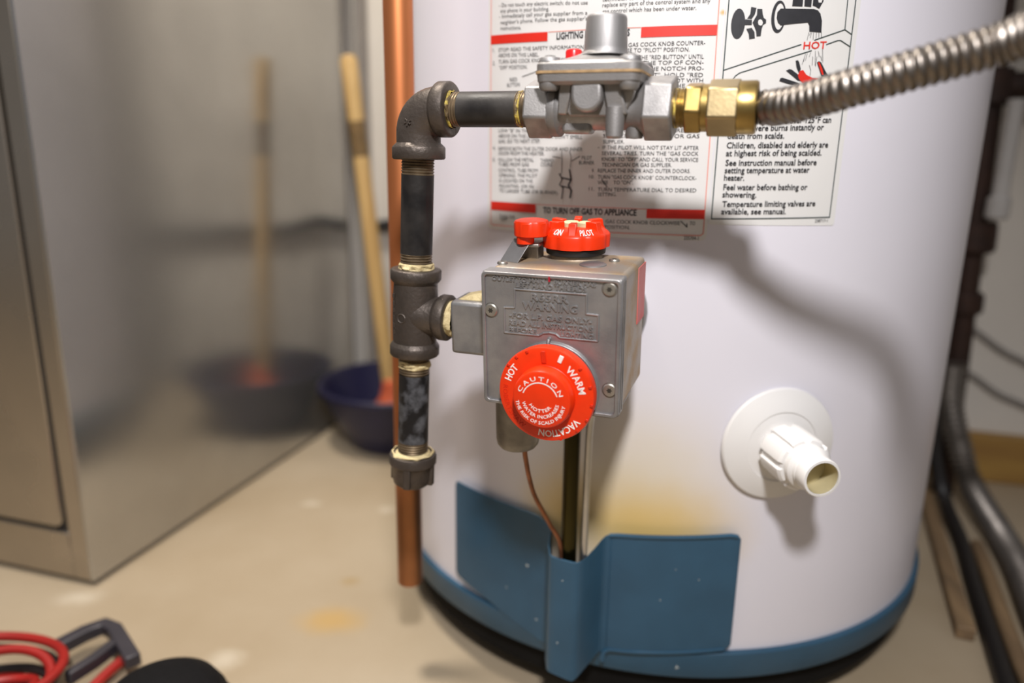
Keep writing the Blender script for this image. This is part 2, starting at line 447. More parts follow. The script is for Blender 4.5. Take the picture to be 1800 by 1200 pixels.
# paint chips on the cover
M['chip'] = mat('pale_paint_chip', (0.42, 0.46, 0.45), 0.6, 0, var=0.2)
for (s, z, o_, r_) in [(-150, 128, 6.1, 1.8), (-106, 150, 46.3, 0.8), (-23, 60, 4.8, 2.0), (-40, 122, 7.0, 0.8), (-12, 142, 6.6, 0.7), (-170, 100, 6.0, 0.9), (-108, 95, 46.3, 0.9), (-140, 80, 6.4, 1.2), (-30, 150, 6.8, 0.6)]:
    p = cyl(s, z, o_); d = Vector((p.x, p.y, 0)).normalized()
    mb = MB(); mb.lathe([(r_ * mm, 0), (r_ * mm * 0.7, 0.0004), (0, 0.0005)], 9, axis(p, d), rfun=lambda r, h, a, s=s: r * (0.75 + 0.35 * math.sin(a * 3 + s)))
    mb.build('paint_chip', M['chip'], wl)

# ---- stickers, printed flat on the jacket
def cyl_patch(bm_src, off, step=5.0):
    """wrap a flat bmesh (x = arc length, y = height, millimetres) round the tank."""
    xs = [v.co.x for v in bm_src.verts]
    x = math.ceil(min(xs) / step) * step
    while x < max(xs):
        bmesh.ops.bisect_plane(bm_src, geom=bm_src.verts[:] + bm_src.edges[:] + bm_src.faces[:], plane_co=(x, 0, 0), plane_no=(1, 0, 0))
        x += step
    for v in bm_src.verts: v.co = cyl(v.co.x, v.co.y, off)
def print_poly(name, polys, off, material, parent):
    bm = bmesh.new()
    for poly in polys:
        f = bm.faces.new([bm.verts.new((x, y, 0)) for x, y in poly])
    bmesh.ops.triangulate(bm, faces=bm.faces[:])
    cyl_patch(bm, off)
    me = bpy.data.meshes.new(name); bm.normal_update()
    for f in bm.faces:
        c = f.calc_center_median()
        if f.normal.x * c.x + f.normal.y * c.y < 0: f.normal_flip()
    bm.to_mesh(me); bm.free(); me.materials.append(material)
    o = bpy.data.objects.new(name, me); COL.objects.link(o); o.parent = parent
    return o
def stroke(pts, w):
    """quads along a polyline."""
    out = []
    for (x0, y0), (x1, y1) in zip(pts, pts[1:]):
        dx, dy = x1 - x0, y1 - y0
        l = math.hypot(dx, dy) or 1
        nx, ny = -dy / l * w / 2, dx / l * w / 2
        ex, ey = dx / l * w * 0.3, dy / l * w * 0.3
        out.append([(x0 - ex + nx, y0 - ey + ny), (x0 - ex - nx, y0 - ey - ny), (x1 + ex - nx, y1 + ey - ny), (x1 + ex + nx, y1 + ey + ny)])
    return out
def rrect(x0, x1, y0, y1, r, n=5):
    out = []
    for cx, cy, a in ((x1 - r, y1 - r, 0), (x0 + r, y1 - r, 90), (x0 + r, y0 + r, 180), (x1 - r, y0 + r, 270)):
        for k in range(n + 1):
            t = math.radians(a + 90 * k / n); out.append((cx + r * math.cos(t), cy + r * math.sin(t)))
    return out
def thick_sticker(name, poly, material):
    o = print_poly(name, [poly], 0.35, material, wh)
    s = o.modifiers.new('thickness', 'SOLIDIFY'); s.thickness = 0.0003; s.offset = -1
    return o
def print_lines(name, lines, cap, off, material, parent, bold=(0.004, 0.02, 0.03)):
    vs = []; fs = []
    for s, x0, z0, x1, z1, b in lines:
        c = cap[b]
        gv, gf = fit_line(s, x1 - x0, c, offset=bold[b], res=2)
        n = len(vs)
        for v in gv:
            t = v.x / (x1 - x0)
            vs.append(cyl(x0 + v.x, lerp(z0, z1, t) + v.y, off))
        fs += [[n + i for i in f] for f in gf]
    me = bpy.data.meshes.new(name); me.from_pydata([tuple(v) for v in vs], [], fs); me.materials.append(material)
    o = bpy.data.objects.new(name, me); COL.objects.link(o); o.parent = parent
    return o
LABEL_A = [('- Do not touch any electric switch; do not use', -187.7, 566.9, -116.2, 563.0, 0), ('any phone in your building.', -186.4, 563.0, -144.9, 560.9, 0),
    ('- Immediately call your gas supplier from a', -187.6, 559.3, -116.1, 556.5, 0), ("neighbor's phone. Follow the gas supplier's", -186.3, 555.1, -116.0, 552.9, 0),
    ('instructions.', -186.2, 551.2, -167.6, 550.3, 0), ('technician to inspect the appliance and to', -105.9, 564.3, -36.0, 564.7, 0),
    ('replace any part of the control system and any', -105.8, 560.7, -34.9, 561.3, 0), ('gas control which has been under water.', -105.6, 556.8, -43.5, 557.1, 0),
    ('LIGHTING INSTRUCTIONS', -138.6, 541.8, -86.1, 542.0, 2), ('1.', -193.4, 536.6, -191.2, 536.5, 0),
    ('STOP! READ THE SAFETY INFORMATION', -187.9, 536.3, -117.9, 534.6, 0), ('ABOVE ON THIS LABEL.', -187.9, 532.6, -152.1, 531.2, 0),
    ('2.', -193.3, 527.5, -191.1, 527.4, 0), ('TURN GAS COCK KNOB CLOCKWISE TO', -187.8, 528.1, -121.5, 526.7, 0), ('"OFF" POSITION.', -187.2, 523.9, -161.6, 523.3, 0),
    ('RED', -177.0, 515.1, -170.4, 515.1, 0), ('BUTTON', -179.4, 511.4, -168.0, 511.5, 0), ('TURN GAS COCK KNOB COUNTER-', -98.1, 534.7, -36.2, 535.5, 0),
    ('CLOCKWISE TO "PILOT" POSITION.', -104.4, 531.3, -46.0, 531.4, 0), ('PUSH THE "RED BUTTON" UNTIL', -89.0, 526.7, -36.5, 526.9, 0),
    ('FLUSH WITH THE TOP OF CON-', -104.1, 523.1, -36.3, 523.3, 0), ('TROL AND IN THE NOTCH PRO-', -103.9, 519.3, -36.0, 519.5, 0),
    ('VIDED AT "PILOT". HOLD "RED', -103.7, 515.5, -36.1, 515.3, 0), ('BUTTON" AND LIGHT PILOT WITH', -103.5, 511.8, -35.8, 511.8, 0),
    ('MATCH THROUGH THE', -103.4, 508.3, -47.4, 508.4, 0), ('LOW "B" IN THE SAFETY INFORMATION', -187.2, 479.1, -116.7, 478.1, 0),
    ("ABOVE ON THIS LABEL. IF YOU DON'T SMELL", -187.2, 475.2, -116.5, 474.5, 0), ('GAS, GO TO NEXT STEP.', -187.1, 471.3, -149.4, 471.5, 0),
    ('4.', -192.6, 466.3, -190.1, 466.4, 0), ('REMOVE BOTH THE OUTER DOOR AND INNER', -187.1, 465.9, -116.2, 466.0, 0),
    ('DOOR FROM THE HEATER.', -186.8, 462.5, -145.8, 462.6, 0), ('5.', -192.6, 457.6, -190.0, 457.7, 0), ('FOLLOW THE METAL', -187.0, 457.5, -154.7, 458.0, 0),
    ('TUBES FROM GAS', -186.9, 454.1, -158.8, 454.5, 0), ('CONTROL. TUBE FROM', -186.9, 449.8, -151.1, 450.4, 0), ('OPENING. THE PILOT', -186.4, 446.0, -151.5, 446.6, 0),
    ('IS LOCATED ON THE', -186.1, 442.1, -155.4, 442.6, 0), ('MOUNTING, (OR IN)', -186.0, 438.0, -154.2, 438.8, 0),
    ('TO LARGER TUBE (OR BURNER).', -186.0, 434.6, -133.6, 435.0, 0), ('THERMO-', -149.0, 457.8, -137.6, 457.9, 0), ('COUPLE', -148.9, 454.9, -139.1, 454.9, 0),
    ('PILOT', -116.4, 460.2, -109.0, 460.2, 0), ('BURNER', -118.3, 456.8, -107.1, 456.8, 0), ('DIRECTLY FROM THE NEAREST', -101.6, 479.4, -41.8, 479.6, 0),
    ('SERVICE TECHNICIAN OR GAS', -101.4, 475.5, -35.5, 475.8, 0), ('SUPPLIER.', -101.2, 471.4, -86.1, 471.6, 0), ('-', -104.9, 467.7, -103.7, 467.8, 0),
    ('IF THE PILOT WILL NOT STAY LIT AFTER', -101.5, 467.6, -35.4, 468.0, 0), ('SEVERAL TRIES, TURN THE "GAS COCK', -101.8, 463.5, -35.3, 464.2, 0),
    ('KNOB" TO "OFF" AND CALL YOUR SERVICE', -101.7, 459.5, -35.2, 460.1, 0), ('TECHNICIAN OR GAS SUPPLIER.', -101.5, 455.6, -52.7, 456.3, 0),
    ('9.', -108.6, 451.4, -106.7, 451.4, 0), ('REPLACE THE INNER AND OUTER DOORS.', -104.2, 451.5, -39.9, 452.5, 0), ('10.', -110.4, 447.1, -106.5, 447.2, 0),
    ('TURN "GAS COCK KNOB" COUNTERCLOCK-', -104.0, 447.1, -35.5, 447.8, 0), ('WISE    TO "ON".', -103.9, 443.2, -78.6, 443.9, 0), ('11.', -110.3, 438.6, -106.3, 438.6, 0),
    ('TURN TEMPERATURE DIAL TO DESIRED', -103.6, 438.4, -35.0, 439.5, 0), ('SETTING.', -103.5, 434.8, -89.9, 435.3, 0),
    ('TO TURN OFF GAS TO APPLIANCE', -145.8, 421.0, -75.0, 422.2, 2), ('TURN THE', -185.7, 415.0, -170.7, 415.0, 0), ('GAS COCK KNOB CLOCKWISE', -97.0, 416.0, -44.6, 416.6, 0),
    ('TO', -37.8, 416.7, -34.1, 416.8, 0), ('"OFF"', -185.7, 412.6, -177.2, 412.8, 0), ('POSITION.', -97.5, 412.0, -79.2, 412.3, 0),
    ('225704-1', -41.2, 406.5, -31.0, 406.3, 0)]
LABEL_B = [('Water temperature over 125°F can', -16.8, 485.2, 54.5, 487.3, 1), ('cause severe burns instantly or', -16.8, 480.4, 49.6, 482.4, 1),
    ('death from scalds.', -16.9, 475.6, 21.8, 476.3, 1), ('Children, disabled and elderly are', -16.9, 469.3, 54.4, 470.9, 1),
    ('at highest risk of being scalded.', -16.9, 464.1, 50.1, 465.5, 1), ('See instruction manual before', -16.7, 457.7, 47.2, 459.0, 1),
    ('setting temperature at water', -16.8, 452.7, 42.5, 453.9, 1), ('heater.', -16.9, 447.8, -3.0, 447.9, 1),
    ('Feel water before bathing or', -16.8, 441.3, 42.3, 442.2, 1), ('showering.', -17.0, 436.4, 6.4, 436.5, 1),
    ('Temperature limiting valves are', -16.6, 429.8, 49.7, 431.1, 1), ('available, see manual.', -16.9, 424.7, 28.5, 425.5, 1), ('238717-1', 50.9, 419.8, 60.7, 420.0, 0)]
ART = {
    'disc':[(-17.2, 557.5), (-14.4, 556.7), (-12.7, 554.4), (-11.1, 553.5), (-11.6, 552.4), (-13.0, 550.9), (-12.6, 546.3), (-10.9, 544.5), (-10.3, 543.4), (-12.6, 542.8), (-13.6, 540.4), (-15.6, 539.2), (-17.9, 540.1), (-19.6, 543.9), (-20.3, 548.6), (-19.9, 553.2), (-18.8, 556.4)],
    'petA':[(-8.5, 558.7), (-5.0, 558.2), (-5.6, 554.4), (-7.5, 551.5), (-10.4, 551.7), (-8.7, 554.4)],
    'petB':[(-11.6, 551.2), (-7.2, 550.9), (-7.1, 547.8), (-11.5, 547.7)],
    'petC':[(-10.4, 545.4), (-7.0, 546.0), (-4.9, 543.4), (-4.3, 539.6), (-7.9, 539.0), (-8.5, 542.2)],
    'nut':[(-4.4, 557.6), (-1.2, 557.5), (-0.6, 554.5), (0.3, 552.2), (2.0, 551.1), (2.1, 549.0), (0.3, 547.9), (-0.4, 545.2), (-0.6, 541.1), (-3.3, 540.8), (-3.9, 544.0), (-5.2, 546.6), (-6.7, 549.2), (-5.6, 551.5), (-4.3, 553.9)],
    'hole':[(-1.9, 551.3), (-0.6, 550.7), (-0.0, 549.3), (-0.3, 547.8), (-1.5, 547.4), (-2.7, 548.0), (-3.2, 549.3), (-3.0, 550.8)],
    'ringo':[(8.8, 562.7), (11.7, 561.9), (13.9, 559.1), (13.7, 557.9), (14.3, 549.0), (13.5, 545.5), (10.8, 543.1), (8.6, 543.6), (6.4, 546.5), (5.2, 550.8), (5.1, 556.3), (6.2, 560.6)],
    'ringi':[(9.6, 561.3), (11.6, 560.4), (12.7, 558.2), (13.4, 548.9), (12.1, 546.0), (10.0, 545.1), (8.6, 546.2), (7.2, 550.0), (7.0, 555.8), (7.9, 559.5)],
    'spout':[(10.9, 558.0), (33.3, 558.3), (36.0, 557.7), (38.1, 555.7), (39.7, 551.4), (40.2, 544.2), (31.7, 544.5), (31.2, 548.2), (30.0, 550.0), (15.1, 548.3), (11.9, 547.8), (9.9, 549.5), (8.8, 552.3), (8.9, 555.8)],
    'h2a':[(18.7, 564.6), (25.1, 564.8), (25.3, 559.6), (18.3, 559.7)],
    'h2b':[(25.7, 564.8), (31.2, 565.0), (31.2, 559.5), (26.5, 559.8)],
    'h2c':[(31.8, 565.0), (38.4, 565.2), (39.3, 563.3), (38.2, 561.2), (36.9, 558.6), (34.1, 559.9), (32.1, 560.4)],
    'f1':[(15.1, 515.1), (16.6, 515.4), (26.8, 512.6), (28.9, 511.4), (25.7, 510.4), (21.7, 511.3), (14.6, 513.2)],
    'f2':[(18.4, 519.9), (20.6, 520.9), (22.3, 520.6), (28.3, 516.8), (30.7, 513.3), (27.3, 513.8)],
    'f3':[(24.4, 526.3), (25.9, 526.6), (27.0, 525.2), (28.5, 521.0), (27.4, 518.6), (25.4, 522.1)],
    'palm':[(28.2, 520.1), (30.2, 520.5), (32.9, 517.5), (37.8, 515.6), (41.9, 515.4), (40.7, 514.1), (35.0, 511.0), (30.8, 512.1), (27.8, 515.0), (26.9, 517.4)],
    'f4':[(39.3, 525.5), (40.6, 526.4), (42.4, 525.6), (46.1, 520.3), (48.6, 517.4), (46.1, 515.5), (43.4, 517.2), (41.1, 522.0)],
    'f4r':[(40.0, 525.5), (41.0, 525.8), (43.5, 522.0), (45.1, 517.9), (44.1, 517.5), (42.3, 520.8)],}
ART_LINES = {
    't1':[(56.5, 564.9), (56.9, 546.6), (61.9, 544.1)],
    't2':[(56.9, 546.6), (35.9, 539.3)],
    't3':[(27.0, 536.4), (-22.9, 519.6)],
    't4':[(61.9, 536.4), (54.7, 539.8), (52.6, 539.7), (44.7, 536.9)],
    't5':[(34.7, 532.8), (-12.2, 518.0), (-14.9, 516.1), (-16.2, 514.0)],
    'w1':[(31.4, 543.9), (30.8, 539.2)],
    'w2':[(33.4, 543.9), (32.8, 540.7)],
    'w3':[(34.7, 544.0), (34.9, 539.6)],
    'w4':[(36.7, 544.0), (36.9, 540.5)],
    'w5':[(38.4, 544.1), (38.8, 540.9)],
    'w6':[(40.2, 544.2), (40.6, 540.9)],
    'w7':[(31.9, 542.1), (32.7, 543.9)],
    'd1':[(30.7, 530.6), (29.1, 524.0)],
    'd2':[(31.9, 530.9), (31.1, 526.5)],
    'd3':[(34.2, 531.6), (33.5, 528.9)],
    'd4':[(37.4, 532.6), (38.3, 523.7)],
    'd5':[(39.4, 532.6), (40.6, 529.1)],
    'd6':[(42.3, 533.9), (43.5, 525.6)],
    'd7':[(34.2, 523.6), (35.5, 520.6), (35.5, 517.0)],
    'd8':[(35.9, 529.0), (36.2, 523.6)],
    'd9':[(38.9, 529.1), (38.6, 523.1)],
    'd10':[(41.5, 529.7), (42.6, 526.8)],
    'd11':[(30.2, 528.8), (29.9, 525.8)],}
la = thick_sticker('instruction_sticker', rrect(-198, -25.5, 406, 640, 4), M['paper'])
tag(la, 'white lighting-instruction sticker with red bars and dense black print')
lb = thick_sticker('scald_sticker', rrect(-25.0, 66.6, 417.5, 640, 2), M['paper'])
tag(lb, 'white scald-warning sticker with tap picture and thin dark frame')
print_poly('red_bar', [[(-195.6, 542.0), (-145.6, 541.0), (-145.6, 547.2), (-195.6, 548.2)]], 0.75, M['redprint'], la)
print_poly('red_bar', [[(-78.6, 540.6), (-29.2, 541.3), (-29.2, 547.9), (-78.6, 547.2)]], 0.75, M['redprint'], la)
print_poly('red_bar', [[(-194, 420.8), (-152.2, 420.5), (-152.2, 427.2), (-194, 427.4)]], 0.75, M['redprint'], la)
print_poly('red_bar', [[(-68.0, 420.6), (-28.2, 421.1), (-28.2, 427.6), (-68.0, 427.2)]], 0.75, M['redprint'], la)
print_poly('red_frame', stroke([(-195.6, 638), (-195.2, 500), (-194.4, 410.5), (-192, 409.2), (-30, 409.6), (-28.0, 411), (-28.4, 480), (-30, 640)], 0.7)
           + stroke([(-145, 547.0), (-79, 547.0)], 0.5) + stroke([(-152, 427.0), (-68, 427.0)], 0.5), 0.70, M['pinkline'], la)
print_poly('printed_drawing', stroke([(-166, 518), (-152, 521.5)], 0.5), 0.72, M['ink'], la)
print_poly('printed_drawing', stroke([(-150, 522), (-146, 516), (-148, 510), (-144, 506)], 0.8), 0.72, M['ink'], la)
print_poly('printed_drawing', stroke([(-132, 466), (-131.5, 452), (-132.5, 448)], 0.4) + stroke([(-126, 466), (-124.5, 462), (-125, 454)], 0.4)
           + stroke([(-133.5, 450), (-131, 446), (-133, 442), (-130, 440), (-131, 432)], 0.8) + stroke([(-125.5, 453), (-124, 446), (-126, 442), (-123.5, 438), (-124.5, 433)], 1.2)
           + stroke([(-139, 462), (-133, 461)], 0.5) + stroke([(-118, 462.5), (-124, 459)], 0.5) + stroke([(-131, 447), (-125, 446)], 1.0) + stroke([(-131, 441), (-125, 440)], 0.9)
           , 0.72, M['ink'], la)
print_poly('printed_arrow', stroke([(-101, 446.5), (-97, 441.5)], 0.6), 0.72, M['ink'], la)
print_poly('printed_arrow', stroke([(-44, 419.3), (-39.5, 415.2), (-39.8, 417.6)], 0.6), 0.72, M['ink'], la)
print_lines('printed_text', LABEL_A, (2.55, 2.9, 4.2), 0.8, M['ink'], la, bold=(0.0, 0.02, 0.03))
print_lines('printed_text', LABEL_B, (2.0, 3.9, 4.0), 0.8, M['ink'], lb)
print_poly('frame_line', stroke([(-23.0, 640), (-23.1, 500), (-23.2, 421.4), (62.0, 423.3), (62.4, 500), (62.6, 640)], 0.75)
           + stroke(ART_LINES['t1'], 0.65) + stroke([(56.5, 564), (56.2, 640)], 0.65) + stroke(ART_LINES['t2'], 0.65) + stroke(ART_LINES['t3'], 0.65) + stroke(ART_LINES['t4'], 0.65) + stroke(ART_LINES['t5'], 0.65), 0.70, M['green'], lb)
print_poly('water_lines', [q for k, v in ART_LINES.items() if k[0] in 'wd' for q in stroke(v, 0.28)], 0.72, M['ink'], lb)
tap = [ART[k] for k in ('disc', 'petA', 'petB', 'petC', 'nut', 'spout', 'h2a', 'h2b')] + [[(31.8, 575), (32.1, 560.4), (34.1, 559.9), (36.9, 558.6), (38.2, 561.2), (39.3, 563.3), (38.4, 575)]]
tap[6] = [(18.7, 575), (18.3, 559.7), (25.3, 559.6), (25.1, 575)]; tap[7] = [(25.7, 575), (26.5, 559.8), (31.2, 559.5), (31.2, 575)]
tap[0] = [(-16.0 + 4.5 * math.cos(2 * PI * k / 24), 548.4 + 9.3 * math.sin(2 * PI * k / 24)) for k in range(24)]
print_poly('tap_picture', tap, 0.72, M['ink'], lb)
def resample(poly, n):
    cx = sum(p[0] for p in poly) / len(poly); cy = sum(p[1] for p in poly) / len(poly)
    a = sorted((math.atan2(p[1] - cy, p[0] - cx), math.hypot(p[0] - cx, p[1] - cy)) for p in poly)
    a = [(t - 2 * PI, r) for t, r in a] + a + [(t + 2 * PI, r) for t, r in a]
    out = []
    f = pw(a)
    for k in range(n):
        t = -PI + 2 * PI * k / n
        out.append((cx + f(t) * math.cos(t), cy + f(t) * math.sin(t)))
    return out
a_ = [(10.0 + 4.8 * math.cos(2 * PI * k / 28), 553.0 + 9.9 * math.sin(2 * PI * k / 28)) for k in range(28)]
b_ = [(10.5 + 3.2 * math.cos(2 * PI * k / 28), 553.2 + 8.1 * math.sin(2 * PI * k / 28)) for k in range(28)]
print_poly('tap_picture', [[a_[k], a_[(k + 1) % 28], b_[(k + 1) % 28], b_[k]] for k in range(28)], 0.71, M['ink'], lb)
for q in (ART['hole'], resample([(37.0, 561.5), (38.0, 565), (37.0, 570), (35.8, 565)], 10)): print_poly('tap_hole', [q], 0.76, M['paper'], lb)
print_poly('hand_picture', [ART['f1'], ART['f2'], ART['f3'], ART['f4']], 0.74, M['ink'], lb)
print_poly('hand_picture', [ART['palm'], ART['f4r']], 0.76, M['redprint'], lb)
print_lines('red_word', [('HOT', 28.7, 533.6, 44.7, 534.4, 0)], (4.4,), 0.8, M['redprint'], lb, bold=(0.015,))

# ------------------------------------------------------------------ gas control valve
av = math.radians(20.29); ph = math.radians(3.53); tl = math.radians(0.29)
r0 = Vector((math.cos(av), -math.sin(av), 0)); n0 = Vector((-math.sin(av), -math.cos(av), 0)); z0 = Vector((0, 0, 1))
n1 = n0 * math.cos(ph) - z0 * math.sin(ph); u1 = z0 * math.cos(ph) + n0 * math.sin(ph)
r1 = r0 * math.cos(tl) + u1 * math.sin(tl); u1 = u1 * math.cos(tl) - r0 * math.sin(tl)
def frame_mw(x, y, z, o):
    return Matrix(((x.x, y.x, z.x, o[0]), (x.y, y.y, z.y, o[1]), (x.z, y.z, z.z, o[2]), (0, 0, 0, 1)))
VM = frame_mw(r1, -n1, u1, (0.0221, 0.43, 0.3536))
S = Matrix.Scale(mm, 4)                       # parts below are drawn in millimetres
def mmb(xf=None): return MB(S @ xf if xf is not None else S)
gv = thing('gas_control_valve', 'grey cast gas control valve box with red-orange dial on water heater', 'gas valve', VM)
mb = mmb(); mb.box(-42, 42, 15, 75, -41, 42)
mb.build('valve_body', M['zinc_top'], gv, bevel=0.003, seg=3)
# front cover: tray with raised rim
mb = mmb(); mb.box(-43, 43, 1.6, 14.2, -42.2, 42.2)
cv = mb.build('front_cover', M['zinc'], gv, bevel=0.0012)
rim = mmb()
out = rrect(-43.0, 43.0, -42.2, 42.2, 3.0, 4); inn = rrect(-40.8, 40.6, -40.0, 40.2, 2.2, 4)
n = len(out)
vs = [(x, 0.0, z) for x, z in out] + [(x, 0.0, z) for x, z in inn] + [(x, 2.4, z) for x, z in out] + [(x, 2.4, z) for x, z in inn]
fs = []
for i in range(n):
    j = (i + 1) % n
    fs += [(i, j, n + j, n + i), (2 * n + i, 2 * n + j, j, i), (n + i, n + j, 3 * n + j, 3 * n + i)]
rim.add(vs, fs)
rim.build('cover_rim', M['zinc'], cv, bevel=0.0005)
mb = mmb()
for (x0, x1) in ((42.9, 43.35),):
    for y in (5.0, 9.5): mb.box(x0 - 0.5, x1, y, y + 1.1, -40, 40)
mb.build('cover_seam', M['zinc_dark'], cv)
# lip round the dial
DX, DZ = 2.0, -27.4
mb = mmb(RX90((DX, 1.7, DZ)))
mb.lathe([(26.6, 0), (26.6, 1.6), (27.2, 2.2), (28.2, 2.2), (28.9, 1.5), (29.3, 0)], 60, cap=False, a0=math.radians(-22), a1=math.radians(204))
mb.build('dial_lip', M['zinc'], cv)
# warning plaque outline, bent wire-like ridge
plq = [(-21.9, 32.2), (22.2, 32.2), (22.3, 20.6), (29.4, 20.4), (29.4, 4.7), (6.4, 4.7), (3.8, 6.6), (-0.1, 7.1), (-4.0, 6.4), (-6.6, 4.7), (-28.8, 4.7), (-29.0, 20.4), (-22.2, 20.8)]
mb = mmb()
P3 = [(x, 1.35, z) for x, z in plq]
for a, b in zip(P3, P3[1:] + P3[:1]): mb.tube([a, b], 0.62, 8)
mb.build('warning_plaque', M['zinc'], cv)
emb = [('OUTLET TO MAIN', -36.2, 38.0 - 1.2, -3.0, 2.6), ('BURNER HAS', 2.6, 38.2 - 1.2, 27.9, 2.6), ('LEFT HAND THREADS', -21.2, 33.5, 22.2, 2.8), ('R65RR', -11.8, 26.1, 11.4, 4.1),
       ('WARNING', -17.1, 20.5, 17.1, 4.4), ('-FOR L.P. GAS ONLY-', -25.5, 14.6, 25.6, 3.0), ('READ ALL INSTRUCTIONS', -25.9, 9.9, 26.6, 2.9), ('BEFORE', -26.0, 5.5, -8.2, 2.7), ('LIGHTING', 6.6, 5.6, 26.7, 2.8)]
mb = mmb()
for s, x0, zz, x1, c in emb:
    g, f = fit_line(s, x1 - x0, c, offset=0.018, extrude=0.5, res=3)
    mb.add([(x0 + v.x, 1.6 - v.z * 1.5, zz + v.y) for v in g], f)
mb.build('embossed_text', M['zinc'], cv, smooth=25)
# pointer pin and red notch
mb = mmb(); mb.tube([(-0.2, 1.8, 3.4), (-0.2, -0.6, 2.8), (-0.2, -1.4, 1.2), (-0.2, -1.0, -0.6)], 1.15, 10); mb.build('pointer', M['alu_turned'], cv)
mb = mmb(); mb.box(-0.5, 0.5, -0.15, 1.2, 38.4, 41.4); mb.build('red_notch', M['redpaint'], cv)
mb = mmb(); mb.box(-0.95, 0.6, -1.5, -0.2, -0.9, 0.2); mb.build('red_notch', M['redpaint'], cv)
def screw(parent, p, d, r=4.1, h=1.2, ring=True):
    mb = mmb(axis(p, d)); mb.lathe([(r, 0), (r, h * 0.5), (r * 0.86, h * 0.95), (r * 0.5, h), (0, h)], 22)
    s = mb.build('screw', M['screw'], parent)
    mb = mmb(axis(p, d)); 
    star = []
    for k in range(12):
        rr = r * (0.44 if k % 2 == 0 else 0.27); star.append((rr * math.cos(k * PI / 6), rr * math.sin(k * PI / 6)))
    mb.prism(star, h * 0.95, h + 0.08); mb.build('screw_socket', M['socket'], s)
    if ring:
        mb = mmb(axis(p, d)); mb.lathe([(r + 0.25, -0.2), (r + 0.25, 0.12), (r + 0.75, 0.12), (r + 0.75, -0.2)], 24, cap=False); mb.build('screw_recess', M['zinc_dark'], s)
    return s
for x, z in ((35.7, 36.2), (-37.4, 17.9), (37.3, -25.0)): screw(gv, (x, 1.6, z), (0, -1, 0))
# temperature dial
mb = mmb(RX90((DX, 0, DZ)))
mb.lathe([(25.0, -1.4), (25.0, 3.6), (29.2, 4.6), (29.9, 10.5), (29.2, 12.4), (27.8, 12.9), (19.5, 13.0)], 80)
dial = mb.build('temperature_dial', M['red'], gv); tag(dial, 'round red-orange temperature dial with white lettering')
mb = mmb(RX90((DX, 0, DZ))); mb.lathe([(19.6, 12.5), (18.6, 13.2), (18.0, 19.5), (17.4, 20.6), (16.5, 21.0), (0, 21.0)], 64)
mb.build('dial_hub', M['red'], dial)
def arc_text(mb, s, r, c, deg0, deg1, y, outward=True, cx=0.0, cz=0.0, ex=0.35, off=0.006):
    """lettering bent round the dial axis, deg0 -> deg1."""
    L = abs(math.radians(deg1 - deg0)) * r
    g, f = fit_line(s, L, c, offset=off, extrude=0.5, res=2)
    vs = []
    for v in g:
        a = math.radians(deg0) + (math.radians(deg1 - deg0)) * v.x / L
        rr = r + v.y if outward else r - v.y
        vs.append((DX + cx + rr * math.cos(a), y - v.z * ex, DZ + cz + rr * math.sin(a)))
    mb.add(vs, f)
for args in (('HOT', 22.6, 4.1, 163, 138), ('WARM', 20.8, 4.1, 54, 9), ('VACATION', 22.3, 4.1, -34, -100)):
    mb = mmb(); arc_text(mb, *args, -13.0, off=0.016); mb.build('dial_text', M['white_print'], dial, smooth=20)
mb = mmb(); arc_text(mb, 'ROBERTSHAW', 26.6, 2.7, 171, 239, -12.9, outward=False, ex=0.5); mb.build('relief_text', M['red_relief'], dial, smooth=20)
mb = mmb()
arc_text(mb, 'C A U T I O N', 12.3, 2.5, 161, 18, -21.0, cx=-0.7, cz=-0.4)
mb.build('hub_text', M['white_print'], dial, smooth=20)
mb = mmb()
for k in range(32):
    a0, a1 = [math.radians(lerp(160, 20, (k + q) / 32)) for q in (0, 1)]
    mb.add([(DX - 0.7 + r * math.cos(a), y, DZ - 0.4 + r * math.sin(a)) for r in (10.7, 11.3) for a in (a0, a1) for y in (-21.25, -20.8)],
           [(0, 2, 6, 4), (0, 1, 3, 2), (4, 6, 7, 5), (0, 4, 5, 1), (2, 3, 7, 6)])
mb.build('hub_arc', M['white_print'], dial, smooth=20)
mb = mmb()
arc_text(mb, 'HOTTER', 7.9, 2.0, 208, 330, -21.0, outward=False, cx=-0.5)
arc_text(mb, 'WATER INCREASES', 11.6, 2.0, 191, 350, -21.0, outward=False, cx=-0.5)
arc_text(mb, 'THE RISK OF SCALD INJURY', 15.4, 2.0, 187, 352, -21.0, outward=False, cx=-0.5)
mb.build('hub_text', M['white_print'], dial, smooth=20)
def dial_block(name, material, r, deg, lr, w, y0, y1, rot=0.0):
    a = math.radians(deg)
    xf = Matrix.Translation((DX + r * math.cos(a), 0, DZ + r * math.sin(a))) @ Matrix.Rotation(-(a + math.radians(rot)), 4, 'Y')
    mb = mmb(xf); mb.box(-lr / 2, lr / 2, y0, y1, -w / 2, w / 2); return mb.build(name, material, dial, bevel=0.0002)
dial_block('dial_mark', M['red_relief'], 24.0, 92.5, 7.2, 2.8, -13.8, -12.6, 4)
dial_block('dial_mark', M['white_print'], 25.3, 68.5, 4.6, 2.5, -13.5, -12.6, 0)
for d in (113.5, 129, 144, 42, 17, -6, -26, -45, -70): dial_block('dial_mark', M['red_relief'], 28.4, d, 1.8, 1.6, -13.6, -11.8)
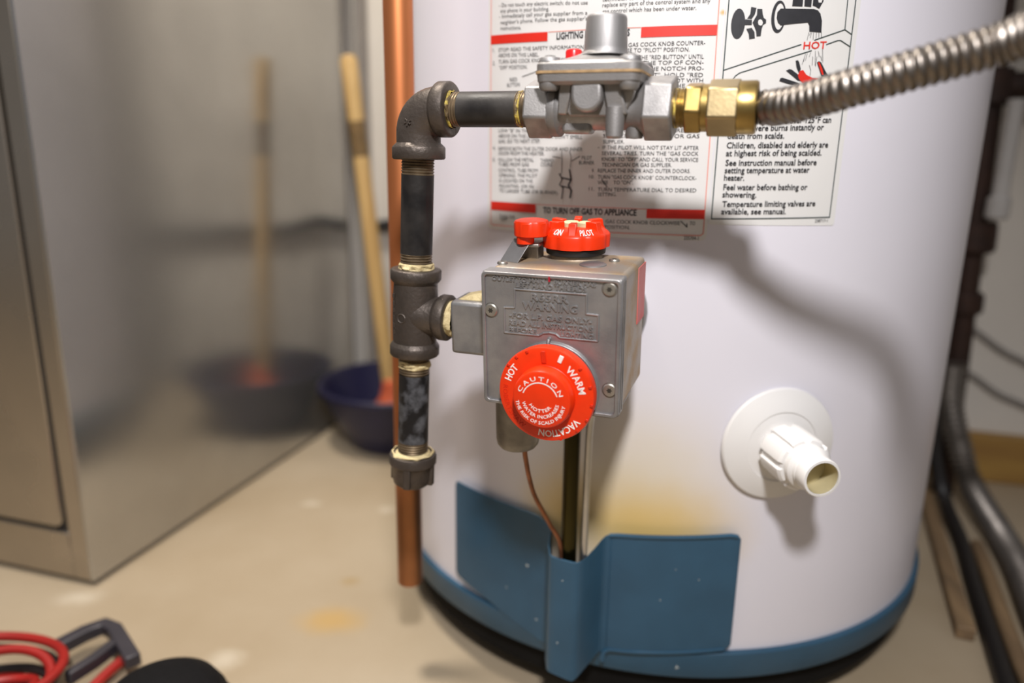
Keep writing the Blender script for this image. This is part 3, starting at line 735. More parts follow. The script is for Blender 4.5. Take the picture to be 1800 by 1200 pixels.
# gas cock knob on top
KX, KY = -1.0, 60.0
mb = mmb(Matrix.Translation((KX, KY, 0))); mb.lathe([(18.0, 44.6), (19.2, 45.2), (19.6, 48.5), (19, 49.4)], 40); mb.build('knob_ring', M['rubber'], gv)
mb = mmb(Matrix.Translation((KX, KY, 0))); mb.lathe([(17.5, 41.5), (17.0, 43.5), (16.2, 44.8)], 40); mb.build('knob_collar', M['zinc_top'], gv)
def scal(r, h, a):
    return r * (1 - 0.05 * max(0.0, math.cos(a * 7 + 0.9)) ** 3) if h < 58.6 else r
mb = mmb(Matrix.Translation((KX, KY, 0)))
mb.lathe([(19.5, 49.0), (21.8, 49.6), (22.1, 57.0), (21.4, 58.3), (17.0, 61.6), (16.0, 62.0), (0, 62.2)], 84, rfun=scal)
knob = mb.build('gas_cock_knob', M['red'], gv); tag(knob, 'red-orange fluted gas cock knob lettered ON and PILOT')
for k, d in enumerate((-140, -82, -22, 40, 100, 160)):
    xf = Matrix.Translation((KX, KY, 0)) @ Matrix.Rotation(math.radians(d), 4, 'Z')
    mb = mmb(xf)
    mb.add([(9, -2.4, 59), (9, 2.4, 59), (18.2, 2.6, 59.5), (18.2, -2.6, 59.5), (9, -2.2, 65.6), (9, 2.2, 65.6), (17.6, 2.4, 66.0), (17.6, -2.4, 66.0), (21.2, -2.2, 57.8), (21.2, 2.2, 57.8), (18.4, -2.3, 62.2), (18.4, 2.3, 62.2)],
           [(0, 1, 2, 3), (4, 7, 6, 5), (0, 4, 5, 1), (0, 3, 7, 4), (1, 5, 6, 2), (3, 8, 10, 7), (2, 6, 11, 9), (8, 9, 11, 10), (10, 11, 6, 7), (2, 9, 8, 3)])
    mb.build('knob_grip', M['red'], knob, bevel=0.0004)
for (x, y, r) in ((-2.5, -2.5, 5.2), (6.5, -1.5, 4.4)):
    mb = mmb(Matrix.Translation((KX + x, KY + y, 0))); mb.lathe([(r, 62.0), (r, 64.6), (r - 0.6, 65.3), (0, 65.4)], 28)
    mb.build('knob_cap', M['knobcap'] if 'knobcap' in M else M.setdefault('knobcap', mat('pale_green_plastic', (0.55, 0.58, 0.34), 0.5, 0, var=0.1)), knob)
def cone_text(mb, s, deg, c, w):
    g, f = fit_line(s, w, c, offset=0.01, extrude=0.5, res=2)
    for_v = []
    for v in g:
        t = v.y / 9.0; r = lerp(20.9, 13.7, t); h = lerp(58.8, 64.2, t)
        a = math.radians(deg) + (v.x - w / 2) / 18.0
        r += v.z * 0.5; h += v.z * 0.5
        for_v.append((KX + r * math.cos(a), KY + r * math.sin(a), h))
    mb.add(for_v, f)
for args in (('ON', -110, 4.8, 5.6), ('PILOT', -54, 4.7, 8.4), ('OFF', 70, 4.8, 7)):
    mb = mmb(); cone_text(mb, *args); mb.build('knob_text', M['white_print'], knob, smooth=20)
# reset button and its bracket
mb = mmb(Matrix.Translation((-25.5, 42.5, 0)))
mb.lathe([(10.2, 57.5), (11.0, 58.0), (11.2, 66.0), (10.4, 67.2), (8.5, 67.8), (0, 68.0)], 48, rfun=lambda r, h, a: r * (1 - 0.05 * max(0, math.cos(a * 6)) ** 4))
btn = mb.build('reset_button', M['red'], gv); tag(btn, 'round red-orange push button beside the knob')
mb = mmb(Matrix.Translation((-28.5, 39.5, 0))); mb.lathe([(5.6, 53.0), (5.8, 58.5)], 24); mb.build('button_stem', M['red'], btn)
mb = mmb(); mb.add([(-43.5, 33, 42.0), (-30.0, 28.5, 42.0), (-43.5, 34.5, 42.0), (-30, 30, 42.0), (-37.0, 42, 55.5), (-23.5, 37.5, 55.5), (-37.0, 43.5, 55.5), (-23.5, 39, 55.5)],
                  [(0, 1, 5, 4), (2, 6, 7, 3), (0, 4, 6, 2), (1, 3, 7, 5), (4, 5, 7, 6), (0, 2, 3, 1)])
mb.build('button_bracket', M['zinc'], gv, bevel=0.0004)
mb = mmb(); mb.box(-35, -19, 38, 54, 50.5, 53.2); mb.build('button_shelf', M['zinc_dark'], gv, bevel=0.001)
mb = mmb(); mb.box(-38, -22, 46, 58, 41.5, 51); mb.build('button_post', M['zinc_dark'], gv, bevel=0.001)
screw(gv, (-38.5, 24.5, 42.0), (0, 0, 1), 3.4, 1.6, False)
screw(gv, (26.5, 52, 42.0), (0, 0, 1), 3.4, 1.6, False)
mb = mmb(Matrix.Translation((16.4, 37.5, 0))); mb.lathe([(8.6, 41.5), (8.4, 42.6), (7.4, 43.0), (0, 43.1)], 36); mb.build('top_plug', M['alu_turned'], gv)
mb = mmb(); mb.box(41.9, 42.5, 52, 74.2, 2, 38.5); mb.build('side_sticker', M['stickerred'], gv)
# inlet boss, underside blocks
mb = mmb(); mb.box(-73, -41.5, 17, 46, -18.6, 17.0); mb.build('inlet_boss', M['zinc'], gv, bevel=0.0025)
mb = mmb(); mb.add([(-70, 22, 16.8), (-42, 22, 16.8), (-70, 44, 16.8), (-42, 44, 16.8), (-60, 26, 20.5), (-42, 26, 24.0), (-58, 42, 20), (-42, 42, 23)],
                  [(0, 1, 3, 2), (4, 6, 7, 5), (0, 4, 5, 1), (2, 3, 7, 6), (0, 2, 6, 4), (1, 5, 7, 3)]); mb.build('inlet_sealant', M['dope'], gv, bevel=0.001)
mb = mmb(Matrix.Translation((-33, 34, 0))); mb.lathe([(14.8, -38), (14.8, -80), (14.2, -83.5), (12.5, -85.8), (9, -86.6), (0, -86.8)], 44); mb.build('magnet_housing', M['zinc_dark'], gv)
mb = mmb(); mb.box(-12, 38, 18, 66, -52, -40.5); mb.build('outlet_block', M['zinc_dark'], gv, bevel=0.004)
HOSE = [(215.6, -10.9, -0.5), (226.2, -19.8, 0.8), (239.1, -27.8, 4.0), (251.1, -35.1, 7.2), (273.9, -41.6, 13.6), (295.3, -44.4, 19.7), (310.7, -49.3, 24.6), (324.8, -68.6, 30.8), (331.4, -112.0, 35.2)]

# ------------------------------------------------------------------ black iron gas piping
PM = frame_mw(r0, -n0, z0, (-0.0619, 0.495, 0.490))
gp = thing('gas_pipe', 'dark iron gas pipe with elbow, tee and capped drip leg beside the valve', 'pipe', PM)
LEAN = Matrix.Translation((-0.4, 0, -23)) @ Matrix.Rotation(math.radians(2.25), 4, 'Y') @ Matrix.Translation((0, 0, 23))
def band(mb, z0_, z1_, r, rb, xf=None, seg=48):
    """rolled band at the mouth of a fitting: from the body radius rb out to r."""
    s = 1 if z1_ > z0_ else -1
    mb.lathe([(rb, z0_ - s * 2.5), (r - 0.5, z0_), (r, z0_ + s * 0.9), (r, z1_ - s * 1.2), (r - 0.8, z1_ - s * 0.2), (r - 2.2, z1_), (11.6, z1_), (11.0, z1_ - s * 3)], seg, xf, cap=False)
XA = lambda p=(0, 0, 0): axis(p, (1, 0, 0))
mb = mmb()
path = [(0, 0, -27), (0, 0, -20)] + [(16 - 16 * math.cos(math.radians(a)), 0, -16 + 16 * math.sin(math.radians(a))) for a in range(0, 91, 9)] + [(19, 0, 0)]
mb.tube(path, [14.2, 14.2] + [14.2 + 0.5 * math.sin(math.radians(a * 2)) for a in range(0, 91, 9)] + [14.2], 40)
band(mb, -22.6, -30.8, 17.2, 14.0); band(mb, 15.2, 24.0, 17.0, 14.0, XA())
elbow = mb.build('elbow', M['iron'], gp, smooth=50)
for k in range(3):
    a = math.radians(60 * k + 20)
    mb = mmb(axis((0.5, -13.2, -8.0), (-0.15, -1, 0.1)))
    mb.tube([(-2.6 * math.cos(a), -2.6 * math.sin(a), 1.7), (2.6 * math.cos(a), 2.6 * math.sin(a), 1.7)], 0.55, 6)
    mb.build('foundry_mark', M['iron'], elbow)
def threads(mb, z0_, z1_, r, xf=None, pitch=1.8):
    n = max(2, int(abs(z1_ - z0_) / (pitch / 6)))
    mb.lathe([(r + 0.35 * math.sin(2 * PI * k / 6), lerp(z0_, z1_, k / n)) for k in range(n + 1)], 36, xf, cap=False)
def lumps(mb, z0_, z1_, r, amp, xf=None, seed=0, seg=64):
    n = 7
    def rf(rr, h, a):
        return rr + amp * max(-0.6, noise.noise(Vector((math.cos(a) * 3 + seed, math.sin(a) * 3, h * 0.45))) * 1.6)
    mb.lathe([(r * (0.93 if k in (0, n) else 1.0), lerp(z0_, z1_, k / n)) for k in range(n + 1)], seg, xf, rfun=rf, cap=False)
# horizontal nipple
mb = mmb(); mb.lathe([(10.65, 30.5), (10.65, 68.5)], 40, XA()); hn = mb.build('pipe_nipple', M['black_pipe'], gp)
mb = mmb(); threads(mb, 20, 31, 10.3, XA()); mb.build('pipe_thread', M['thread'], hn)
mb = mmb(); threads(mb, 68, 78, 10.3, XA()); mb.build('pipe_thread', M['thread'], hn)
mb = mmb(); lumps(mb, 22.0, 25.5, 11.3, 0.9, XA(), 3); mb.build('thread_sealant', M['dope_y'], hn)
mb = mmb(); lumps(mb, 69.0, 71.6, 10.7, 0.6, XA(), 9); mb.build('thread_sealant', M['dope_y'], hn)
# upper vertical nipple
mb = mmb(LEAN); mb.lathe([(10.65, -40), (10.65, -92)], 40); un = mb.build('pipe_nipple', M['black_pipe'], gp)
mb = mmb(LEAN); threads(mb, -27, -40.3, 10.45); mb.build('pipe_thread', M['thread'], un)
mb = mmb(LEAN); threads(mb, -91.7, -106, 10.45); mb.build('pipe_thread', M['thread'], un)
mb = mmb(LEAN); lumps(mb, -98.0, -103.5, 11.6, 1.0, None, 5); mb.build('thread_sealant', M['dope'], un)
# tee
TZ = -133.0
mb = mmb(LEAN)
mb.lathe([(14.6, -105), (14.8, -112), (15.2, -120), (15.4, TZ), (15.2, -146), (14.8, -154), (14.6, -160)], 48)
band(mb, -109.5, -102.0, 17.2, 14.6); band(mb, -154.5, -162.2, 17.0, 14.6)
tee = mb.build('tee', M['iron'], gp, smooth=50)
mb = mmb(LEAN)
BX = lambda: axis((0, 0, TZ), (1, 0, 0.0))
mb.lathe([(15.0, 4.0), (13.8, 12.5), (13.2, 15.0), (13.2, 18)], 44, BX(), cap=False); band(mb, 19.5, 26.5, 15.6, 13.2, BX())
mb.build('tee_branch', M['iron'], tee, smooth=50)
mb = mmb(LEAN)
for k in range(6): mb.box(-10.8 + 0.2 * k, -9.2 + 0.2 * k, -12.6, -11.4, TZ + 12 - 5 * k, TZ + 14.6 - 5 * k)
mb.lathe([(2.3, 0), (2.9, 0.5), (3.5, 0)], 20, axis((-2.5, -15.2, TZ - 1), (-0.1, -1, 0)), cap=False)
mb.build('foundry_mark', M['iron'], tee)
mb = mmb(LEAN); lumps(mb, 22.5, 31.0, 11.6, 0.9, BX(), 1); mb.build('branch_sealant', M['dope'], gp)
# lower nipple, cap
mb = mmb(LEAN); mb.lathe([(10.65, -176), (10.65, -226)], 40); ln = mb.build('pipe_nipple', M['chalk_pipe'], gp)
mb = mmb(LEAN); threads(mb, -160, -176.3, 10.4); mb.build('pipe_thread', M['thread'], ln)
mb = mmb(LEAN); threads(mb, -225.7, -238, 10.4); mb.build('pipe_thread', M['thread'], ln)
mb = mmb(LEAN); lumps(mb, -165.5, -171.5, 10.9, 0.9, None, 21); mb.build('thread_sealant', M['dope'], ln)
mb = mmb(LEAN); mb.lathe([(16.9, -242.5), (17.0, -238), (16.4, -236.2), (14.0, -235.4), (10.5, -235.4)], 44, cap=False)
mb.lathe([(16.9, -242.5), (15.0, -244), (14.6, -252), (13.6, -257.5), (10, -260.5), (0, -261.2)], 44, cap=False)
cap_ = mb.build('pipe_cap', M['iron'], gp, smooth=50)
for a in (-90, -10, 80, 170):
    mb = mmb(LEAN @ Matrix.Rotation(math.radians(a + 12), 4, 'Z')); mb.box(12.5, 16.4, -2.6, 2.6, -258, -242); mb.build('cap_rib', M['iron'], cap_, bevel=0.001)
mb = mmb(LEAN); lumps(mb, -234.2, -237.2, 14.6, 1.0, None, 30)
mb.lathe([(14.6, -236.8), (10.4, -234.0)], 44, cap=False); mb.build('thread_sealant', M['dope'], cap_)

# ------------------------------------------------------------------ gas pressure regulator
rg = thing('gas_regulator', 'silver cast gas pressure regulator with turned tower and red vent plug', 'regulator', PM)
def xprism(mb, poly, x0, x1):
    n = len(poly)
    mb.add([(x0, y, z) for y, z in poly] + [(x1, y, z) for y, z in poly],
           [tuple(range(n)), tuple(range(n, 2 * n))[::-1]] + [(i, (i + 1) % n, n + (i + 1) % n, n + i) for i in range(n)])
def hexa(r, a0): return [(-r * math.cos(math.radians(a0 + 60 * k)), r * math.sin(math.radians(a0 + 60 * k))) for k in range(6)]
def loft(mb, polys):
    n = len(polys[0][0])
    vs = [(x, y, z) for poly, z in polys for x, y in poly]
    fs = [(k * n + i, k * n + (i + 1) % n, (k + 1) * n + (i + 1) % n, (k + 1) * n + i) for k in range(len(polys) - 1) for i in range(n)]
    fs += [tuple(range(n))[::-1], tuple((len(polys) - 1) * n + i for i in range(n))]
    mb.add(vs, fs)
mb = mmb(); xprism(mb, hexa(17.6, -18), 76, 91); mb.build('hex_end', M['alu'], rg, bevel=0.0012)
mb = mmb(); xprism(mb, hexa(18.6, -18), 146, 162); mb.build('hex_end', M['alu'], rg, bevel=0.0012)
mb = mmb(); mb.lathe([(15.6, 90), (16.2, 91.5), (16.0, 95), (13.6, 97), (12.4, 101), (12.2, 138), (13.0, 142), (15.5, 146.5)], 44, XA())
body = mb.build('regulator_body', M['alu'], rg)
mb = mmb()
fr_ = [(97.5, 14), (143, 14), (141, 5), (137, -2), (131, -5), (104, -5), (100, 0)]
mb.add([(x, -17.5 if z > 6 else -14.0, z) for x, z in fr_] + [(x, 19, z) for x, z in fr_], [tuple(range(7)), tuple(range(7, 14))[::-1]] + [(i, (i + 1) % 7, 7 + (i + 1) % 7, 7 + i) for i in range(7)])
mb.build('body_casting', M['alu'], rg, bevel=0.0012)
for x0, x1, xb0, xb1 in ((99, 107, 97.5, 103), (124, 134, 127, 138)):
    mb = mmb(); mb.add([(x0, -19, 13), (x1, -19, 13), (x1, -13, 13), (x0, -13, 13), (xb0, -16, -4), (xb1, -16, -4), (xb1, -11, -4), (xb0, -11, -4)],
                       [(0, 1, 2, 3), (4, 7, 6, 5), (0, 4, 5, 1), (1, 5, 6, 2), (2, 6, 7, 3), (3, 7, 4, 0)])
    mb.build('casting_web', M['alu'], rg, bevel=0.001)
sh = [(107, 13.2), (124.5, 13.2), (124.8, 6)] + [(116 + 8.8 * math.cos(math.radians(a)), 4.5 + 7.6 * math.sin(math.radians(a))) for a in range(-10, -171, -16)] + [(106.8, 6)]
mb = mmb(); n = len(sh)
mb.add([(x * 1.0, -22.5, z) for x, z in sh] + [(x, -14, z) for x, z in sh], [tuple(range(n)), tuple(range(n, 2 * n))[::-1]] + [(i, (i + 1) % n, n + (i + 1) % n, n + i) for i in range(n)])
mb.build('front_boss', M['alu'], rg, bevel=0.002, seg=3)
mb = mmb(Matrix.Translation((131, -14, 0))); mb.lathe([(0, -17.2), (3.6, -17.0), (4.9, -15.8), (5.3, -8), (5.3, 0)], 28); mb.build('cast_peg', M['alu'], rg)
mb = mmb(Matrix.Translation((140, -2, 0))); mb.lathe([(0, -17.0), (4.6, -16.6), (5.2, -15), (5.2, 0)], 28); mb.build('cast_peg', M['alu'], rg)
mb = mmb(); mb.box(98, 116, -9, 3, -14.4, -6); mb.build('casting_web', M['alu'], rg, bevel=0.0022)
PT = Matrix.Translation((119.5, 0.5, 0)) @ Matrix.Rotation(math.radians(1), 4, 'Z') @ Matrix.Translation((-119.5, -0.5, 0))
RR_ = lambda i, r: rrect(86.0 + i, 145.5 - i, -25.5 + i, 26.5 - i, r, 11)
CI = lambda r: [(119.5 + r * math.cos(2 * PI * k / 48 + PI / 96), 0.5 + r * math.sin(2 * PI * k / 48 + PI / 96)) for k in range(48)]
mb = mmb(PT); loft(mb, [(RR_(3, 5), 11.6), (RR_(0.6, 5.5), 13.4), (RR_(0, 6), 17.6)]); mb.build('lower_flange', M['alu'], rg)
mb = mmb(PT); loft(mb, [(RR_(-0.5, 6), 17.6), (RR_(-0.5, 6), 19.0)]); mb.build('gasket', M['gasket'], rg)
mb = mmb(PT); loft(mb, [(RR_(0, 6), 19.0), (RR_(0, 6), 22.6), (RR_(1.4, 5), 24.2), (RR_(9, 9), 25.6), (RR_(15, 12), 28.6), (CI(13.4), 29.8), (CI(12.6), 31.0)]); cp = mb.build('cover_plate', M['alu'], rg, smooth=28)
for x, y in ((93, -18.5), (138.5, -18.5), (93, 20), (138.5, 20)):
    mb = mmb(PT @ Matrix.Translation((x, y, 0))); mb.lathe([(6.3, 23.8), (6.3, 24.6), (5.4, 26.3), (3.0, 27.2), (0, 27.4)], 28); s_ = mb.build('screw', M['alu_turned'], rg)
    mb = mmb(PT @ Matrix.Translation((x, y, 0))); mb.prism([(3.0 * math.cos(k * PI / 3), 3.0 * math.sin(k * PI / 3)) for k in range(6)], 27.0, 27.5); mb.build('screw_socket', M['socket'], s_)
    mb = mmb(PT @ Matrix.Translation((x, y, 0))); mb.lathe([(0, 8.6), (4.6, 8.8), (5.8, 10.4), (6.0, 13)], 24); mb.build('flange_boss', M['alu'], rg)
mb = mmb(Matrix.Translation((120.5, 0, 0))); mb.lathe([(13.6, 29.0), (12.7, 30.4), (12.4, 33), (11.5, 48.6), (11.1, 49.8), (10.2, 50.5), (9.6, 50.2), (0, 50.0)], 56); mb.build('spring_tower', M['alu_turned'], rg)
mb = mmb(Matrix.Translation((102.6, -3.0, 0))); mb.lathe([(4.7, 24.5), (4.8, 31.2), (4.3, 32.2), (3.0, 32.7), (0, 32.8)], 32); mb.build('vent_plug', M['redpaint2'] if 'redpaint2' in M else M.setdefault('redpaint2', mat('red_vent_plastic', (0.62, 0.012, 0.012), 0.3, 0, var=0.08)), rg)

# ------------------------------------------------------------------ corrugated gas connector
gc = thing('gas_connector', 'corrugated stainless steel gas connector with brass nut leading off to the right', 'hose', PM)
mb = mmb(); threads(mb, 160, 168.5, 10.6, XA(), 1.8); mb.build('adapter_thread', M['brass'], gc)
mb = mmb(); lumps(mb, 162.2, 164.5, 10.6, 0.5, XA(), 14); mb.build('thread_sealant', M['dope_y'], gc)
mb = mmb(); xprism(mb, hexa(14.6, -12), 168.0, 177.6); mb.build('adapter_hex', M['brass'], gc, bevel=0.0014)
mb = mmb(); mb.lathe([(12.8, 177.2), (12.8, 181.5)], 36, XA()); mb.build('adapter_collar', M['brass'], gc)
mb = mmb(); xprism(mb, hexa(15.8, -22), 180.4, 197); nut = mb.build('flare_nut', M['brass_pale'], gc, bevel=0.0012)
mb = mmb(); mb.lathe([(14.2, 196.5), (14.3, 205.0), (13.6, 206.2), (11.5, 206.4), (10.2, 204.5)], 44, XA(), cap=False); mb.build('nut_collar', M['brass'], nut)
HP = spline([(Vector((205.5, 0, 0))), Vector((216, 0, 0.1))] + [Vector(q) for q in HOSE], 60)
# equal steps along the path, ridged radius
L = [0.0]
for a, b in zip(HP, HP[1:]): L.append(L[-1] + (b - a).length)
pts = []; rad = []
step = 0.54; i = 0; d_ = 0.0
while d_ < L[-1]:
    while i < len(L) - 2 and L[i + 1] < d_: i += 1
    t = (d_ - L[i]) / max(1e-9, L[i + 1] - L[i])
    pts.append(HP[i].lerp(HP[i + 1], t))
    rad.append(8.4 + 1.15 * math.sqrt(max(0.0, 0.5 + 0.5 * math.cos(2 * PI * d_ / 4.3))) if d_ > 1 else 8.4)
    d_ += step
mb = mmb(); mb.tube(pts, rad, 32); mb.build('corrugated_tube', M['stainless'], gc, smooth=60)

# ------------------------------------------------------------------ tubes below the valve
mb = MB(); mb.tube([(0.0452, 0.512, 0.303), (0.0455, 0.5135, 0.25), (0.0462, 0.515, 0.12)], 0.0062, 24)
tag(mb.build('burner_tube', M['burner_tube'], smooth=40), 'dark brown shiny burner tube running down into the blue cover channel', 'tube')
mb = MB(); mb.tube(spline([(0.083, 0.497, 0.312), (0.079, 0.499, 0.302), (0.069, 0.502, 0.295), (0.0605, 0.506, 0.287), (0.0575, 0.508, 0.270), (0.0572, 0.510, 0.20), (0.0570, 0.511, 0.12)], 8), 0.0026, 14)
tag(mb.build('pilot_tube', M['alutube'], smooth=60), 'thin bare aluminium pilot tube curving from the valve into the cover channel', 'tube')
mb = MB(); mb.tube(spline([(0.0093, 0.468, 0.272), (0.0105, 0.472, 0.262), (0.0135, 0.483, 0.243), (0.0185, 0.496, 0.222), (0.0300, 0.507, 0.195), (0.0395, 0.512, 0.172), (0.0410, 0.513, 0.12)], 10), 0.0017, 12)
tag(mb.build('thermocouple_lead', M['copper_dull'], smooth=60), 'thin copper thermocouple lead hanging in a bend below the valve', 'wire')

# ------------------------------------------------------------------ drain valve
th = math.radians(8.28); nd = Vector((math.sin(th), -math.cos(th), 0))
DM = axis((CX + R * nd.x, CY + R * nd.y, 0.2539), nd)
dv = thing('drain_valve', 'white plastic drain valve with round collar and ribbed handle on the tank', 'valve', DM)
mb = mmb(); mb.lathe([(44, 0.2), (44.5, 1.8), (43.5, 4.0), (36, 7.0), (29, 8.8), (27.6, 9.0), (27.0, 8.0), (17, 9.0)], 64); mb.build('wall_collar', M['plastic_w'], dv, smooth=40)
def ribs(r, h, a):
    k = (a * 8 / (2 * PI)) % 1.0
    return r * (1.0 if 0.13 < k < 0.87 else 0.89)
mb = mmb(); mb.lathe([(17, 7), (18.2, 14), (20.6, 14.6), (20.2, 40), (18.6, 42.0), (15.8, 42.4)], 128, rfun=ribs); mb.build('drain_handle', M['plastic_w'], dv, smooth=25)
mb = mmb(); mb.lathe([(16.2, 41), (16.4, 47.5), (15.2, 49.0), (14.0, 50)], 48, cap=False); mb.build('spout_collar', M['plastic_w'], dv)
mb = mmb(); mb.lathe([(14.0, 48), (14.2, 52), (13.4, 53), (14.0, 55), (13.4, 57), (13.8, 63.6), (13.2, 64.6), (11.6, 64.8), (11.4, 63.0)], 48, cap=False); mb.build('spout', M['plastic_w'], dv, smooth=50)
mb = mmb(); mb.lathe([(11.4, 64.0), (11.2, 48), (0, 47)], 40, cap=False); mb.build('spout_bore', M['plastic_in'], dv)

# ------------------------------------------------------------------ copper discharge pipe
mb = MB(); mb.lathe([(0.0094, 0.0935), (0.0111, 0.093), (0.0111, 1.25), (0.0094, 1.25), (0.0094, 0.0935)], 36, Matrix.Translation((-0.0875, 0.59, 0)), cap=False)
tag(mb.build('copper_pipe', M['copper']), 'straight vertical copper discharge pipe along the left of the tank', 'pipe')
CLAMP_A = [(-0.411, 0.588, 0.014), (-0.398, 0.609, 0.014), (-0.386, 0.620, 0.014), (-0.372, 0.613, 0.014), (-0.352, 0.591, 0.014), (-0.333, 0.570, 0.014)]
CLAMP_B = [(-0.380, 0.549, 0.013), (-0.369, 0.571, 0.013), (-0.361, 0.596, 0.013)]
CLAMP_R = [(-0.362, 0.530, 0.010), (-0.357, 0.563, 0.010), (-0.349, 0.588, 0.012)]
CONDUIT = [(0.589, 0.955, 0.20), (0.592, 0.952, 0.147), (0.606, 0.945, 0.096), (0.618, 0.92, 0.042), (0.605, 0.833, 0.018), (0.578, 0.752, 0.0165), (0.536, 0.656, 0.0165), (0.506, 0.58, 0.0165), (0.49, 0.50, 0.0165)]
HOSE_B = [(0.558, 0.935, 0.16), (0.570, 0.93, 0.079), (0.578, 0.905, 0.024), (0.553, 0.822, 0.011), (0.517, 0.737, 0.0087), (0.475, 0.636, 0.0087), (0.440, 0.55, 0.0087), (0.418, 0.47, 0.0087)]
HOSE_C = [(0.571, 0.82, 0.0077), (0.547, 0.76, 0.0077), (0.502, 0.655, 0.0077), (0.467, 0.564, 0.0077), (0.447, 0.48, 0.0077)]

# ------------------------------------------------------------------ sheet-metal furnace
fu = thing('furnace', 'large galvanised sheet-metal furnace cabinet with mirror-like side panel', 'furnace', ROOM)
mb = MB(); mb.box(-0.55, -0.004, -0.594, -0.012, 0.0, 1.50); mb.build('cabinet_body', M['seam'], fu)
mb = MB(); mb.box(-0.004, 0.0, -0.600, -0.006, 0.006, 1.50); mb.build('side_panel', M['galv'], fu, bevel=0.0008)
mb = MB(); mb.box(-0.026, -0.0045, -0.600, -0.594, 0.006, 1.50); mb.build('corner_post', M['galv_floor_tint'], fu, bevel=0.0012)
mb = MB(); mb.box(-0.55, -0.0265, -0.600, -0.594, 0.006, 0.060); mb.build('bottom_rail', M['galv_floor_tint'], fu, bevel=0.0012)
poly = rrect(-0.54, -0.031, 0.066, 1.48, 0.012, 5)
mb = MB(); n = len(poly)
mb.add([(x, -0.602, z) for x, z in poly] + [(x, -0.593, z) for x, z in poly], [tuple(range(n)), tuple(range(n, 2 * n))[::-1]] + [(i, (i + 1) % n, n + (i + 1) % n, n + i) for i in range(n)])
mb.build('door_panel', M['galv_floor_tint'], fu, bevel=0.0015)

# ------------------------------------------------------------------ navy basin and plunger
bs = thing('basin', 'round navy blue plastic basin on the floor by the furnace', 'basin', Matrix.Translation((-0.190, 1.150, 0)))
mb = MB(); mb.lathe([(0.0, 0.001), (0.062, 0.0), (0.072, 0.004), (0.090, 0.035), (0.108, 0.075), (0.116, 0.1)], 64, cap=False)
mb.lathe([(0.112, 0.1), (0.104, 0.076), (0.086, 0.037), (0.069, 0.008), (0.0, 0.006)], 64, cap=False)
mb.build('basin_bowl', M['navy'], bs)
mb = MB(); mb.lathe([(0.112, 0.1), (0.114, 0.104), (0.118, 0.105), (0.121, 0.103), (0.121, 0.096), (0.116, 0.096)], 64, cap=False); mb.build('basin_rim', M['navy'], bs)
pl = thing('plunger', 'plunger with long pale wooden handle and orange rubber cup in the basin', 'plunger', Matrix.Translation((-0.190, 1.150, 0.0)))
top = Vector((-0.0555, 0.004, 0.598)); bot = Vector((-0.006, 0.003, 0.085))
def hp(t): return bot.lerp(top, t)
mb = MB(); mb.tube([hp(t) for t in (0, 0.2, 0.5, 0.72)], [0.0125, 0.0125, 0.012, 0.012], 24); mb.build('handle', M['pine'], pl, smooth=40)
mb = MB(); mb.tube([hp(t) for t in (0.72, 0.77, 0.82)], [0.0121, 0.0115, 0.0121], 24); mb.build('handle_shadow_neck', M['pine_shadow'], pl, smooth=40)
mb = MB(); mb.tube([hp(t) for t in (0.82, 0.9, 0.985, 1.0)], [0.0121, 0.0128, 0.0125, 0.009], 24); mb.build('handle_grip', M['pine'], pl, smooth=40)
mb = MB(); mb.lathe([(0.013, 0.107), (0.018, 0.104), (0.020, 0.090), (0.024, 0.074), (0.034, 0.062), (0.036, 0.056)], 40); mb.build('rubber_collar', M['orange'], pl)
mb = MB(); mb.lathe([(0.036, 0.058), (0.046, 0.050), (0.052, 0.034), (0.053, 0.016), (0.048, 0.010)], 40); mb.build('rubber_cup', M['cream'], pl)

# ------------------------------------------------------------------ cables and tool bag at the near left
cc = thing('cable_coil', 'coil of red and black cable with a charcoal plastic clamp on the floor', 'cable', Matrix.Translation((-0.455, 0.518, 0)))
def loop(name, material, rx, ry, cx, cy, z, rot, wob, r, a0=0, a1=360):
    P_ = []
    for k in range(61):
        a = math.radians(lerp(a0, a1, k / 60))
        x, y = rx * math.cos(a), ry * math.sin(a)
        c, s = math.cos(rot), math.sin(rot)
        P_.append((cx + c * x - s * y, cy + s * x + c * y, z + wob * math.sin(2 * a + rx * 200)))
    mb = MB(); mb.tube(P_, r, 12); return mb.build(name, material, cc, smooth=60)
for k, (m_, rx, ry, cx, cy, z, rot, wob) in enumerate([
        ('redcable', 0.078, 0.064, 0.000, 0.004, 0.034, 0.35, 0.004), ('blackcable', 0.076, 0.064, -0.004, 0.002, 0.024, 0.30, 0.004),
        ('redcable', 0.060, 0.044, 0.012, -0.002, 0.030, 0.60, 0.005), ('blackcable', 0.068, 0.052, 0.004, -0.004, 0.015, 0.25, 0.004),
        ('redcable', 0.050, 0.032, 0.020, -0.014, 0.022, 1.0, 0.005), ('blackcable', 0.056, 0.030, 0.022, -0.020, 0.010, 0.8, 0.003),
        ('redcable', 0.070, 0.056, -0.004, -0.010, 0.010, 0.15, 0.003)]):
    loop('red_lead' if m_ == 'redcable' else 'black_lead', M[m_], rx, ry, cx, cy, z, rot, wob, 0.0042)
